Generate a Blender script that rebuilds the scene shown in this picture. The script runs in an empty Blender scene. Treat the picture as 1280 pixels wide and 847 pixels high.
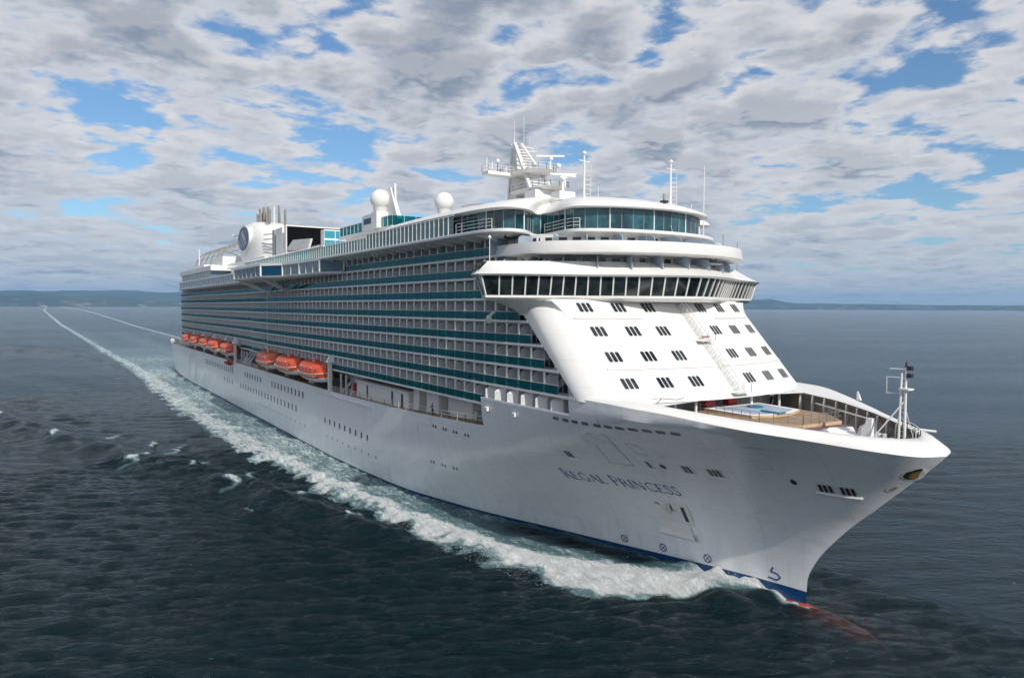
import bpy, math, random
import numpy as np
from mathutils import Vector, Matrix
random.seed(7)
rng = np.random.default_rng(11)
R = math.radians
WZ = 1.3                      # sea level
# ------------------------------------------------------------------ camera
scn = bpy.context.scene
col = scn.collection
CAM = (363.09, -67.18, 32.585); YAW, PITCH, ROLL = 2.57287, -0.04384, 0.00478
cam = bpy.data.cameras.new('camera'); camo = bpy.data.objects.new('camera', cam); col.objects.link(camo)
cam.sensor_width = 36; cam.lens = 906.54 / 1280 * 36; cam.clip_start = 0.5; cam.clip_end = 200000
f = Vector((math.cos(PITCH) * math.cos(YAW), math.cos(PITCH) * math.sin(YAW), math.sin(PITCH)))
r = Vector((math.sin(YAW), -math.cos(YAW), 0)); u = r.cross(f)
r2 = r * math.cos(ROLL) + u * math.sin(ROLL); u2 = u * math.cos(ROLL) - r * math.sin(ROLL)
m = Matrix((r2, u2, -f)).transposed().to_4x4(); m.translation = Vector(CAM); camo.matrix_world = m
scn.camera = camo
scn.view_settings.view_transform = 'Standard'; scn.view_settings.look = 'None'
scn.view_settings.exposure = 0.18; scn.view_settings.gamma = 1.0
scn.view_settings.use_curve_mapping = False
scn.cycles.volume_bounces = 0
scn.cycles.max_bounces = 8
scn.cycles.transparent_max_bounces = 12

# ------------------------------------------------------------------ sun and sky
SUN_AZ, SUN_EL = R(-3.0), R(36.0)
sd = Vector((math.cos(SUN_AZ) * math.cos(SUN_EL), math.sin(SUN_AZ) * math.cos(SUN_EL), math.sin(SUN_EL)))
sl = bpy.data.lights.new('sun', 'SUN'); sl.energy = 3.4; sl.angle = R(0.55); sl.color = (1.0, 0.95, 0.87)
so = bpy.data.objects.new('sun', sl); col.objects.link(so)
so.rotation_euler = sd.to_track_quat('Z', 'Y').to_euler()

world = bpy.data.worlds.new('World'); scn.world = world; world.use_nodes = True
wt = world.node_tree; wt.nodes.clear()
class NT:
    """tiny node helper"""
    def __init__(s, tree): s.t = tree
    def n(s, typ, **kw):
        nd = s.t.nodes.new(typ)
        for k, v in kw.items():
            if k.startswith('in_'): nd.inputs[int(k[3:])].default_value = v
            else: setattr(nd, k, v)
        return nd
    def l(s, a, b): s.t.links.new(a, b)
    def val(s, x, nd, i):
        if hasattr(x, 'is_output') or isinstance(x, bpy.types.NodeSocket): s.l(x, nd.inputs[i])
        else: nd.inputs[i].default_value = x
    def math(s, op, a, b=0.0, c=None, clamp=False):
        nd = s.n('ShaderNodeMath', operation=op, use_clamp=clamp); s.val(a, nd, 0); s.val(b, nd, 1)
        if c is not None: s.val(c, nd, 2)
        return nd.outputs[0]
    def vmath(s, op, a, b=(0, 0, 0)):
        nd = s.n('ShaderNodeVectorMath', operation=op); s.val(a, nd, 0); s.val(b, nd, 1); return nd.outputs[0]
    def smooth(s, x, lo, hi, a=0.0, b=1.0):
        nd = s.n('ShaderNodeMapRange', interpolation_type='SMOOTHSTEP'); s.val(x, nd, 0)
        nd.inputs[1].default_value = lo; nd.inputs[2].default_value = hi; nd.inputs[3].default_value = a; nd.inputs[4].default_value = b
        return nd.outputs[0]
    def mix(s, fac, a, b):
        nd = s.n('ShaderNodeMix', data_type='RGBA'); s.val(fac, nd, 0)
        s.val(a, nd, 6); s.val(b, nd, 7); return nd.outputs[2]
    def noise(s, vec, scale, detail=4.0, rough=0.5, dist=0.0, lac=2.0, dim='3D'):
        nd = s.n('ShaderNodeTexNoise', noise_dimensions=dim); s.l(vec, nd.inputs['Vector'])
        nd.inputs['Scale'].default_value = scale; nd.inputs['Detail'].default_value = detail
        nd.inputs['Roughness'].default_value = rough; nd.inputs['Distortion'].default_value = dist
        nd.inputs['Lacunarity'].default_value = lac
        return nd.outputs[0]
W = NT(wt)
out = W.n('ShaderNodeOutputWorld'); bg = W.n('ShaderNodeBackground')
SKY_K = 0.10
bg.inputs[1].default_value = SKY_K
sky = W.n('ShaderNodeTexSky', sky_type='NISHITA', sun_disc=False)
sky.sun_elevation = SUN_EL; sky.sun_rotation = math.pi / 2 - SUN_AZ; sky.altitude = 30; sky.air_density = 1.0; sky.dust_density = 0.7; sky.ozone_density = 1.6
tc = W.n('ShaderNodeTexCoord'); sep = W.n('ShaderNodeSeparateXYZ'); W.l(tc.outputs['Generated'], sep.inputs[0])
zc = W.math('MAXIMUM', sep.outputs[2], 0.0)
def cloud_uv(k):
    den = W.math('ADD', zc, 0.11 * k)
    px = W.math('DIVIDE', sep.outputs[0], den); py = W.math('DIVIDE', sep.outputs[1], den)
    c = W.n('ShaderNodeCombineXYZ'); W.l(px, c.inputs[0]); W.l(py, c.inputs[1]); 
    return c.outputs[0]
PUFF = 0.16
def density(uv):
    big = W.noise(uv, 0.75, 2.0, 0.5, dim='2D')
    nz = W.noise(uv, 2.5, 8.0, 0.575, 0.0, dim='2D')
    wn = W.n('ShaderNodeTexNoise', noise_dimensions='2D'); W.l(uv, wn.inputs['Vector']); wn.inputs['Scale'].default_value = 3.0; wn.inputs['Detail'].default_value = 3
    wv = W.n('ShaderNodeVectorMath', operation='SCALE'); W.l(wn.outputs['Color'], wv.inputs[0]); wv.inputs['Scale'].default_value = 0.45
    vo = W.n('ShaderNodeTexVoronoi', feature='F1', voronoi_dimensions='2D'); W.l(W.vmath('ADD', uv, wv.outputs[0]), vo.inputs['Vector']); vo.inputs['Scale'].default_value = 2.5
    vo.inputs['Detail'].default_value = 2.0; vo.inputs['Roughness'].default_value = 0.55
    puff = W.math('SUBTRACT', 0.62, vo.outputs['Distance'])
    return W.math('ADD', W.math('ADD', W.math('MULTIPLY', nz, 0.66), W.math('MULTIPLY', big, 0.34)), W.math('MULTIPLY', puff, PUFF))
uv0 = cloud_uv(1.0); uv1 = cloud_uv(1.16)
d0 = density(uv0); d1 = density(uv1)
lowc = W.smooth(zc, 0.02, 0.26, 0.055, 0.0)
cover = W.smooth(W.math('ADD', d0, lowc), 0.355, 0.45)
thick = W.smooth(d0, 0.44, 0.60)
relief = W.smooth(W.math('SUBTRACT', d0, d1), -0.035, 0.045)
fine = W.noise(uv0, 7.0, 4.0, 0.6, dim='2D')
lit = W.mix(W.math('MULTIPLY', thick, 0.95), (5.9, 6.0, 6.35, 1), (2.2, 2.6, 3.3, 1))
lit2 = W.mix(W.math('MULTIPLY', relief, 0.50), lit, (7.4, 7.15, 7.0, 1))
lit3 = W.mix(W.smooth(fine, 0.35, 0.7, 0.0, 0.2), lit2, (3.4, 3.8, 4.5, 1))
hi_ = W.smooth(zc, 0.16, 0.42)
lit3 = W.mix(W.math('MULTIPLY', W.math('MULTIPLY', hi_, thick), 0.55), lit3, (2.1, 2.45, 3.1, 1))
# towards the horizon the cloud tops pale into the air between
low = W.smooth(zc, 0.0, 0.20, 1.0, 0.0)
lit4 = W.mix(W.math('MULTIPLY', low, 0.30), lit3, (3.3, 4.0, 4.9, 1))
skyc = W.mix(1.0, sky.outputs[0], sky.outputs[0])
gain = W.n('ShaderNodeMix', data_type='RGBA', blend_type='MULTIPLY'); gain.inputs[0].default_value = 1.0
W.l(sky.outputs[0], gain.inputs[6]); gain.inputs[7].default_value = (0.72, 0.93, 1.08, 1)
cl = W.mix(W.math('MULTIPLY', cover, 0.95), gain.outputs[2], lit4)
W.l(cl, bg.inputs[0]); W.l(bg.outputs[0], out.inputs[0])
world.cycles.sampling_method = 'MANUAL'; world.cycles.sample_map_resolution = 512

# ------------------------------------------------------------------ materials
MT = {}
def mat(name, color, rough=0.5, metal=0.0, spec=0.5, var=0.0, vscale=0.3, bump=0.0, bscale=2.0, build=None):
    mt = bpy.data.materials.new(name); mt.use_nodes = True; t = mt.node_tree
    b = t.nodes['Principled BSDF']; b.inputs['Base Color'].default_value = (*color, 1); b.inputs['Roughness'].default_value = rough
    b.inputs['Metallic'].default_value = metal; b.inputs['Specular IOR Level'].default_value = spec
    h = NT(t)
    if var:
        g = h.n('ShaderNodeNewGeometry'); nz = h.noise(g.outputs['Position'], vscale, 5, 0.6)
        fac = h.smooth(nz, 0.3, 0.7); c2 = tuple(c * (1 - var) for c in color)
        mx = h.mix(fac, (*c2, 1), (*color, 1)); h.l(mx, b.inputs['Base Color'])
    if bump:
        g = h.n('ShaderNodeNewGeometry'); nz = h.noise(g.outputs['Position'], bscale, 4, 0.5)
        bp = h.n('ShaderNodeBump'); bp.inputs['Strength'].default_value = bump; bp.inputs['Distance'].default_value = 0.05
        h.l(nz, bp.inputs['Height']); h.l(bp.outputs[0], b.inputs['Normal'])
    if build: build(h, b)
    MT[name] = mt; return mt
def hull_build(h, b):
    g = h.n('ShaderNodeNewGeometry'); pos = g.outputs['Position']
    s = h.n('ShaderNodeSeparateXYZ'); h.l(pos, s.inputs[0])
    # welded plate strakes: shallow steps along and across, faint vertical weather streaks
    st = h.n('ShaderNodeCombineXYZ'); h.l(s.outputs[0], st.inputs[0]); h.l(s.outputs[1], st.inputs[1])
    h.l(h.math('MULTIPLY', s.outputs[2], 0.06), st.inputs[2])
    streak = h.noise(st.outputs[0], 1.1, 6, 0.62)
    blot = h.noise(pos, 0.09, 4, 0.6)
    c = h.mix(h.math('MULTIPLY', h.smooth(streak, 0.48, 0.76), 0.34), (0.84, 0.85, 0.86, 1), (0.60, 0.62, 0.63, 1))
    c = h.mix(h.math('MULTIPLY', h.smooth(blot, 0.4, 0.7), 0.10), c, (0.66, 0.67, 0.67, 1))
    low = h.smooth(s.outputs[2], 2.4, 6.5, 1.0, 0.0)
    st2 = h.noise(st.outputs[0], 0.5, 5, 0.7)
    c = h.mix(h.math('MULTIPLY', low, h.smooth(st2, 0.42, 0.8, 0.0, 0.5)), c, (0.50, 0.52, 0.50, 1))
    def seam(coord, per, w):
        fr = h.math('FRACT', h.math('DIVIDE', coord, per)); d = h.math('ABSOLUTE', h.math('SUBTRACT', fr, 0.5))
        return h.smooth(d, 0.0, w, 1.0, 0.0)
    sm = h.math('MAXIMUM', seam(s.outputs[0], 9.6, 0.009), seam(s.outputs[2], 2.8, 0.014))
    c = h.mix(h.math('MULTIPLY', sm, 0.36), c, (0.45, 0.47, 0.50, 1))
    zb = h.math('ADD', 1.85, h.math('MULTIPLY', h.smooth(s.outputs[0], 285, 315), .75))
    c = h.mix(h.math('LESS_THAN', s.outputs[2], zb), c, (0.008, 0.06, 0.17, 1)); c = h.mix(h.math('LESS_THAN', s.outputs[2], 1.0), c, (0.28, 0.04, 0.022, 1))
    h.l(c, b.inputs['Base Color'])
    wob = h.n('ShaderNodeTexNoise'); wv = h.n('ShaderNodeVectorMath', operation='MULTIPLY'); h.l(pos, wv.inputs[0]); wv.inputs[1].default_value = (1, 1, 1.6)
    h.l(wv.outputs[0], wob.inputs['Vector']); wob.inputs['Scale'].default_value = 0.55; wob.inputs['Detail'].default_value = 3
    bp = h.n('ShaderNodeBump'); bp.inputs['Strength'].default_value = 0.30; bp.inputs['Distance'].default_value = 0.10
    h.l(h.math('ADD', wob.outputs[0], h.math('MULTIPLY', sm, 0.10)), bp.inputs['Height']); h.l(bp.outputs[0], b.inputs['Normal'])
mat('hull_white', (0.8, 0.8, 0.79), 0.17, build=hull_build)
def front_build(h, b):
    g = h.n('ShaderNodeNewGeometry'); pos = g.outputs['Position']; s = h.n('ShaderNodeSeparateXYZ'); h.l(pos, s.inputs[0])
    st = h.n('ShaderNodeCombineXYZ'); h.l(s.outputs[1], st.inputs[0]); h.l(h.math('MULTIPLY', s.outputs[2], .05), st.inputs[1])
    nz = h.noise(st.outputs[0], 1.6, 5, .65); bl = h.noise(pos, .3, 4, .6)
    c = h.mix(h.math('MULTIPLY', h.smooth(nz, .5, .75), .30), (.80, .79, .77, 1), (.60, .58, .54, 1)); c = h.mix(h.math('MULTIPLY', h.smooth(bl, .45, .7), .12), c, (.66, .65, .62, 1))
    def seam(co, per, w):
        fr = h.math('FRACT', h.math('DIVIDE', co, per)); return h.smooth(h.math('ABSOLUTE', h.math('SUBTRACT', fr, .5)), 0, w, 1, 0)
    sm = h.math('MAXIMUM', seam(s.outputs[1], 4.4, .012), seam(s.outputs[2], 2.8, .018)); c = h.mix(h.math('MULTIPLY', sm, .35), c, (.45, .45, .45, 1))
    h.l(c, b.inputs['Base Color'])
    wob = h.noise(pos, .8, 3, .5); bp = h.n('ShaderNodeBump'); bp.inputs['Strength'].default_value = .3; bp.inputs['Distance'].default_value = .08; h.l(wob, bp.inputs['Height']); h.l(bp.outputs[0], b.inputs['Normal'])
mat('front_white', (0.8, 0.8, 0.78), 0.4, build=front_build)
mat('white', (0.80, 0.79, 0.77), 0.38, var=0.06, vscale=0.25, bump=0.12, bscale=0.9)
mat('white_steel', (0.76, 0.76, 0.74), 0.45, var=0.15, vscale=0.8)
mat('panel_white', (0.86, 0.86, 0.85), 0.5, var=0.1, vscale=0.5)
mat('offwhite', (0.72, 0.72, 0.70), 0.5, var=0.15, vscale=0.6)
mat('cabin_wall', (0.80, 0.79, 0.77), 0.5, var=0.12, vscale=0.5)
mat('grey', (0.33, 0.34, 0.35), 0.5, var=0.2)
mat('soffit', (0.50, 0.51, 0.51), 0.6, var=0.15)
mat('dark', (0.03, 0.035, 0.04), 0.35)
mat('black_screen', (0.004, 0.004, 0.005), 0.8, spec=0.08)
mat('boot_blue', (0.008, 0.055, 0.16), 0.3, var=0.3, vscale=0.8)
mat('blue_paint', (0.02, 0.07, 0.22), 0.4)
mat('name_blue', (0.035, 0.10, 0.24), 0.45)
mat('red_lead', (0.46, 0.075, 0.04), 0.45, var=0.35, vscale=0.9)
mat('seam_grey', (0.42, 0.45, 0.48), 0.5)
mat('teak', (0.36, 0.245, 0.155), 0.6, var=0.3, vscale=1.2)
mat('tan_wall', (0.58, 0.43, 0.26), 0.6, var=0.15, vscale=0.7)
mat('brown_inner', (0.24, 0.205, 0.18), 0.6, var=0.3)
mat('maroon', (0.16, 0.09, 0.10), 0.5, var=0.2)
mat('red_paint', (0.42, 0.02, 0.025), 0.4)
mat('orange', (0.78, 0.10, 0.025), 0.38, var=0.25, vscale=1.3)
mat('boat_white', (0.72, 0.72, 0.70), 0.4, var=0.12, vscale=1.5)
mat('pad_blue', (0.38, 0.46, 0.56), 0.5, var=0.15)
mat('pool_blue', (0.02, 0.20, 0.36), 0.15)
mat('canvas', (0.78, 0.77, 0.75), 0.8, bump=0.8, bscale=1.5)
mat('steel_pipe', (0.36, 0.33, 0.30), 0.4, metal=0.5, var=0.3)
mat('gold', (0.42, 0.27, 0.06), 0.4, var=0.5, vscale=2.5)
mat('skin', (0.5, 0.3, 0.22), 0.6); mat('shirt_red', (0.35, 0.03, 0.04), 0.8); mat('shirt_dark', (0.03, 0.035, 0.05), 0.8)
def glass(name, tint, refl=0.5, op=0.55, rough=0.04, deep=None):
    mt = bpy.data.materials.new(name); mt.use_nodes = True; t = mt.node_tree; t.nodes.clear(); h = NT(t)
    o = h.n('ShaderNodeOutputMaterial'); tr = h.n('ShaderNodeBsdfTransparent'); tr.inputs[0].default_value = (*tint, 1)
    df = h.n('ShaderNodeBsdfDiffuse'); df.inputs[0].default_value = (*(deep or tuple(c * 0.45 for c in tint)), 1)
    g = h.n('ShaderNodeNewGeometry'); 
    nz = h.noise(g.outputs['Position'], 0.22, 3, 0.6)
    m1 = h.n('ShaderNodeMixShader'); h.l(h.smooth(nz, 0.35, 0.65, max(0, op - 0.15), min(1, op + 0.12)), m1.inputs[0]); h.l(tr.outputs[0], m1.inputs[1]); h.l(df.outputs[0], m1.inputs[2])
    gl = h.n('ShaderNodeBsdfGlossy'); gl.inputs['Roughness'].default_value = rough; gl.inputs[0].default_value = (0.72, 0.95, 0.97, 1)
    fr = h.n('ShaderNodeFresnel'); fr.inputs[0].default_value = 1.5
    m2 = h.n('ShaderNodeMixShader'); h.l(h.math('MULTIPLY', fr.outputs[0], refl * 2, clamp=True), m2.inputs[0]); h.l(m1.outputs[0], m2.inputs[1]); h.l(gl.outputs[0], m2.inputs[2])
    h.l(m2.outputs[0], o.inputs[0]); MT[name] = mt; return mt
glass('teal_glass', (0.05, 0.52, 0.56), 0.20, 0.40, deep=(0.004, 0.14, 0.16))
glass('screen_glass', (0.50, 0.80, 0.82), 0.5, 0.30, deep=(0.25, 0.45, 0.47))
def win_build(h, b):
    g = h.n('ShaderNodeNewGeometry'); nz = h.noise(g.outputs['Position'], 0.35, 3, 0.6)
    c = h.mix(h.smooth(nz, 0.35, 0.7), (0.006, 0.010, 0.012, 1), (0.035, 0.05, 0.055, 1)); h.l(c, b.inputs['Base Color'])
mat('window', (0.02, 0.025, 0.03), 0.06, spec=0.6, build=win_build)
def wb(h, b):
    g = h.n('ShaderNodeNewGeometry'); nz = h.noise(g.outputs['Position'], 0.4, 3, 0.6)
    c = h.mix(h.smooth(nz, 0.35, 0.7), (0.008, 0.035, 0.05, 1), (0.03, 0.13, 0.16, 1)); h.l(c, b.inputs['Base Color'])
def dg(h, b):
    g = h.n('ShaderNodeNewGeometry'); nz = h.noise(g.outputs['Position'], 0.9, 1, 0.5)
    c = h.mix(h.smooth(nz, 0.54, 0.58), (0.010, 0.016, 0.02, 1), (0.30, 0.29, 0.27, 1)); h.l(c, b.inputs['Base Color'])
mat('door_glass', (0.02, 0.025, 0.03), 0.10, spec=0.6, build=dg)
mat('teal_window', (0.015, 0.08, 0.11), 0.05, spec=0.7, build=wb)
mat('sky_glass', (0.03, 0.28, 0.38), 0.1, spec=0.6)
mat('blue_window', (0.008, 0.06, 0.12), 0.25, spec=0.15)
mat('grey_window', (0.10, 0.17, 0.23), 0.15, spec=0.5)
mat('divider_glass', (0.33, 0.40, 0.48), 0.2)
mat('gallery_glass', (0.05, 0.15, 0.21), 0.12, spec=0.5, var=0.4, vscale=0.5)
mat('plain_window', (0.045, 0.05, 0.055), 0.15, spec=0.6)

# ------------------------------------------------------------------ mesh helpers
class MB:
    def __init__(s): s.v = []; s.f = []; s.m = []; s.mats = []
    def mi(s, name):
        if name not in s.mats: s.mats.append(name)
        return s.mats.index(name)
    def face(s, pts, mt):
        i = len(s.v); s.v += [tuple(p) for p in pts]; s.f.append(tuple(range(i, i + len(pts)))); s.m.append(s.mi(mt)); return s
    def prism(s, base, top, mt, cap=True, capm=None):
        n = len(base); i = len(s.v); s.v += [tuple(p) for p in base] + [tuple(p) for p in top]; k = s.mi(mt)
        for a in range(n):
            b = (a + 1) % n; s.f.append((i + a, i + b, i + n + b, i + n + a)); s.m.append(k)
        if cap:
            kc = s.mi(capm or mt); s.f.append(tuple(i + n + a for a in range(n))); s.m.append(kc)
            s.f.append(tuple(i + n - 1 - a for a in range(n))); s.m.append(k)
        return s
    def box(s, x0, x1, y0, y1, z0, z1, mt):
        b = [(x0, y0), (x1, y0), (x1, y1), (x0, y1)]
        return s.prism([(x, y, z0) for x, y in b], [(x, y, z1) for x, y in b], mt)
    def bar(s, a, b, w, mt, h=None):
        a = Vector(a); b = Vector(b); d = (b - a).normalized(); h = h or w
        up = Vector((0, 0, 1)) if abs(d.z) < 0.95 else Vector((1, 0, 0))
        sx = d.cross(up).normalized() * w / 2; sy = sx.cross(d).normalized() * h / 2
        q = [-sx - sy, sx - sy, sx + sy, -sx + sy]
        return s.prism([a + k for k in q], [b + k for k in q], mt)
    def tube(s, a, b, ra, rb, mt, n=10, cap=True):
        a = Vector(a); b = Vector(b); d = (b - a).normalized()
        up = Vector((0, 0, 1)) if abs(d.z) < 0.95 else Vector((1, 0, 0))
        sx = d.cross(up).normalized(); sy = sx.cross(d).normalized()
        ring = lambda c, rr: [c + (sx * math.cos(t) + sy * math.sin(t)) * rr for t in [2 * math.pi * k / n for k in range(n)]]
        return s.prism(ring(a, ra), ring(b, rb), mt, cap)
    def path(s, pts, w, mt):
        for a, b in zip(pts[:-1], pts[1:]): s.bar(a, b, w, mt)
        return s
    def loft(s, rings, mt, closed=True, cap0=False, cap1=False, mts=None):
        n = len(rings[0]); i = len(s.v)
        for rg in rings: s.v += [tuple(p) for p in rg]
        for k in range(len(rings) - 1):
            kk = s.mi(mts[k] if mts else mt)
            for a in range(n if closed else n - 1):
                b = (a + 1) % n; s.f.append((i + k * n + a, i + k * n + b, i + (k + 1) * n + b, i + (k + 1) * n + a)); s.m.append(kk)
        if cap0: s.f.append(tuple(i + n - 1 - a for a in range(n))); s.m.append(s.mi(mt))
        if cap1: s.f.append(tuple(i + (len(rings) - 1) * n + a for a in range(n))); s.m.append(s.mi(mt))
        return s
    def sphere(s, c, rx, mt, nu=24, nv=14, rz=None, z0=-1.0):
        rz = rz or rx; rings = []
        for j in range(nv + 1):
            ph = math.asin(max(-1, z0)) + (math.pi / 2 - math.asin(max(-1, z0))) * j / nv
            rings.append([(c[0] + rx * math.cos(ph) * math.cos(2 * math.pi * k / nu), c[1] + rx * math.cos(ph) * math.sin(2 * math.pi * k / nu), c[2] + rz * math.sin(ph)) for k in range(nu)])
        return s.loft(rings, mt, True, True, True)
    def rail(s, pts, h=1.1, mt='white_steel', step=1.5, bars=3, w=0.05):
        for a, b in zip(pts[:-1], pts[1:]):
            a = Vector(a); b = Vector(b); L = (b - a).length; n = max(1, int(L / step))
            for k in range(n + 1):
                p = a.lerp(b, k / n); s.bar(p, p + Vector((0, 0, h)), w, mt)
            for q in range(1, bars + 1):
                z = Vector((0, 0, h * q / bars)); s.bar(a + z, b + z, w, mt)
        return s
    def mesh(s, name, smooth=False, merge=False):
        me = bpy.data.meshes.new(name); me.from_pydata(s.v, [], s.f)
        for q in s.mats: me.materials.append(MT[q])
        me.polygons.foreach_set('material_index', s.m)
        if merge or smooth:
            import bmesh
            bm = bmesh.new(); bm.from_mesh(me)
            if merge: bmesh.ops.remove_doubles(bm, verts=bm.verts, dist=0.002)
            bmesh.ops.recalc_face_normals(bm, faces=bm.faces)
            bm.to_mesh(me); bm.free()
        if smooth:
            me.polygons.foreach_set('use_smooth', [True] * len(me.polygons))
            try: me.set_sharp_from_angle(angle=R(35 if smooth is True else smooth))
            except Exception: pass
        me.update(); return me
    def build(s, name, parent=None, smooth=False, merge=False, loc=(0, 0, 0)):
        o = bpy.data.objects.new(name, s.mesh(name, smooth, merge)); col.objects.link(o); o.location = loc
        if parent: o.parent = parent
        return o
def tag(o, label=None, cat=None, group=None, kind=None):
    if label: o['label'] = label
    if cat: o['category'] = cat
    if group: o['group'] = group
    if kind: o['kind'] = kind
    return o
def empty(name, loc=(0, 0, 0), rz=0):
    o = bpy.data.objects.new(name, None); col.objects.link(o); o.location = loc; o.rotation_euler = (0, 0, rz); return o
def inst(o, loc, parent, name=None):
    c = o.copy(); col.objects.link(c); c.location = loc; c.parent = parent; return c
def interp(x, xs, ys):
    if x <= xs[0]: return ys[0]
    for i in range(1, len(xs)):
        if x <= xs[i]:
            t = (x - xs[i - 1]) / (xs[i] - xs[i - 1]); return ys[i - 1] + t * (ys[i] - ys[i - 1])
    return ys[-1]
def crom(xs, ys):
    """smooth (Fritsch-Carlson) interpolant"""
    n = len(xs); d = [(ys[i + 1] - ys[i]) / (xs[i + 1] - xs[i]) for i in range(n - 1)]
    mm = [d[0]] + [0 if d[i - 1] * d[i] <= 0 else 2 / (1 / d[i - 1] + 1 / d[i]) for i in range(1, n - 1)] + [d[-1]]
    def fn(x):
        if x <= xs[0]: return ys[0]
        if x >= xs[-1]: return ys[-1]
        i = max(k for k in range(n - 1) if xs[k] <= x); h = xs[i + 1] - xs[i]; t = (x - xs[i]) / h
        return ((2 * t**3 - 3 * t**2 + 1) * ys[i] + (t**3 - 2 * t**2 + t) * h * mm[i] + (-2 * t**3 + 3 * t**2) * ys[i + 1] + (t**3 - t**2) * h * mm[i + 1])
    return fn

# ------------------------------------------------------------------ hull form
stem_x = crom([-6, 1.25, 3.8, 5.8, 10.35, 13.15, 15.7, 17.8, 20, 22.5], [316.0, 316.2, 316.3, 317.1, 320.7, 323.6, 326.2, 328.4, 330.4, 332])
F0 = crom([0, .071, .185, .257, .337, .47, .555, .66, .85, 1.0], [0, .07, .204, .30, .43, .67, .785, .90, .973, 1.0])
F1 = crom([0, .02, .071, .2, .338, .47, .58, .69, 1.0], [0, .156, .274, .45, .656, .806, .925, .957, 1.0])
def hull_w(z): return max(0.0, min(1.0, (z - 1.3) / 19.5))
def hb(X, z):
    w = hull_w(z); s_ = stem_x(z) - X
    if s_ <= 0: return 0.0
    L = 101 - 56 * w; uu = min(1.0, s_ / L); g = w**2.1
    b = 18.6 * (F0(uu) * (1 - g) + F1(uu) * g)
    if z < 1.3: b *= max(0.7, 1 - 0.03 * (1.3 - z) ** 2 * (1 if X > 250 else 0.2))
    if X < 50: b *= 1 - (0.10 * (1 - w) + 0.05) * ((50 - X) / 70) ** 2
    return b
knuckle_z = crom([270, 290, 298.9, 303.9, 308.8, 314.8, 321, 326.8, 329.1, 330.4], [22.6, 22.6, 22.5, 22.4, 22.0, 21.2, 20.4, 19.8, 19.6, 19.5])
def top_z(X):
    if X > 279.4: return knuckle_z(X) if X > 298 else None
    return interp(X, [-26, 10, 30, 216, 253, 279.4], [14.6, 14.8, 15.1, 15.15, 15.7, 16.7])
ship = empty('cruise_ship', (0, 0, 0))
tag(ship, 'huge white cruise ship with teal glass balconies and a curved bridge, steaming towards the viewer', 'cruise ship')
hmb = MB()
def hull_pt(q, z, sgn=-1, off=0.0):
    """q = distance aft of the stem measured along the deck edge"""
    w = hull_w(z); L = 101 - 56 * w; sx = stem_x(z)
    if q <= 45: X = sx - q / 45 * L
    else: X = (sx - L) - (sx - L + 26) * (q - 45) / 285.0
    return (X, sgn * (hb(X, z) + off), z)
qs = [45 * (k / 60) ** 1.5 for k in range(61)] + [45 + 285 * k / 60 for k in range(1, 61)]
zs = [-4, -1.5, 0.2, 0.7, 1.0, 1.5, 1.9, 2.5, 3.2] + [3.2 + (14.4 - 3.2) * k / 16 for k in range(1, 17)]
def hull_mat(z0, q): return 'hull_white'
for sgn in (-1, 1):
    base = len(hmb.v); n = len(qs)
    for z in zs: hmb.v += [hull_pt(q, z, sgn) for q in qs]
    for j in range(len(zs) - 1):
        for i in range(n - 1):
            a = base + j * n + i; qq = (a, a + 1, a + n + 1, a + n); hmb.f.append(qq if sgn > 0 else qq[::-1]); hmb.m.append(hmb.mi(hull_mat(zs[j], qs[i])))
    # upper strake up to the local sheer, from z=14.4: aft of the step, between step and front, and the bow flare
    XT = [-26, -15, -4, 4, 12, 20, 30] + [40 + 8 * k for k in range(22)] + [220, 230, 240, 250, 260, 270, 276, 279.4]
    rows = []
    for t in (0, .5, 1): rows.append([(X, sgn * hb(X, 14.4 + (top_z(X) - 14.4) * t), 14.4 + (top_z(X) - 14.4) * t) for X in XT])
    hmb.loft(rows, 'hull_white', closed=False)
    # side with the boxed balconies: solid up to the sill, then the header strake comes from the ledge above
    XB = [279.4 + (298.0 - 279.4) * k / 10 for k in range(11)]
    rows = [[(X, sgn * hb(X, z), z) for X in XB] for z in (14.4, 16, 18, 20.45)]
    hmb.loft(rows, 'hull_white', closed=False)
    XF = [298.0 + (stem_x(14.4) - 298.0) * (1 - (1 - k / 40) ** 1.6) for k in range(41)]
    rows = []
    for t in [k / 12 for k in range(13)]:
        row = []
        for k in range(41):
            a = 1 - (1 - k / 40) ** 1.6
            # walk forward along a, at each height ending on the stem; the sheer dips towards the tip
            zt = knuckle_z(298.0 + (331.0 - 298.0) * a); z = 14.4 + (zt - 14.4) * t
            X = 298.0 + (stem_x(z) - 298.0) * a; row.append((X, sgn * hb(X, z), z))
        rows.append(row)
    hmb.loft(rows, 'hull_white', closed=False)
# transom and closing decks
for t in [0]:
    ring = [(-26, -hb(-26, z), z) for z in zs if z > -2] + [(-26, -hb(-26, 14.6), 14.6)]
    hmb.face(ring + [(p[0], -p[1], p[2]) for p in ring[::-1]], 'hull_white')
hull = hmb.build('hull', ship, smooth=28, merge=True)
# bulb under the stem
bmb = MB(); rings = []
for k in range(15):
    t = k / 14; X = 310 + 16.5 * t; rr = 3.1 * math.sqrt(max(0.0, 1 - max(0, (t - 0.35) / 0.65) ** 2.4)) + 0.02
    rings.append([(X, rr * 0.8 * math.cos(a), -2.35 + 0.2 * t + rr * math.sin(a)) for a in [2 * math.pi * i / 20 for i in range(20)]])
rings = [[(x, y, z + .45) for x, y, z in rg_] for rg_ in rings]; bmb.loft(rings, 'red_lead', True, True, True); bmb.build('bulb', hull, smooth=60)

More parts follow.
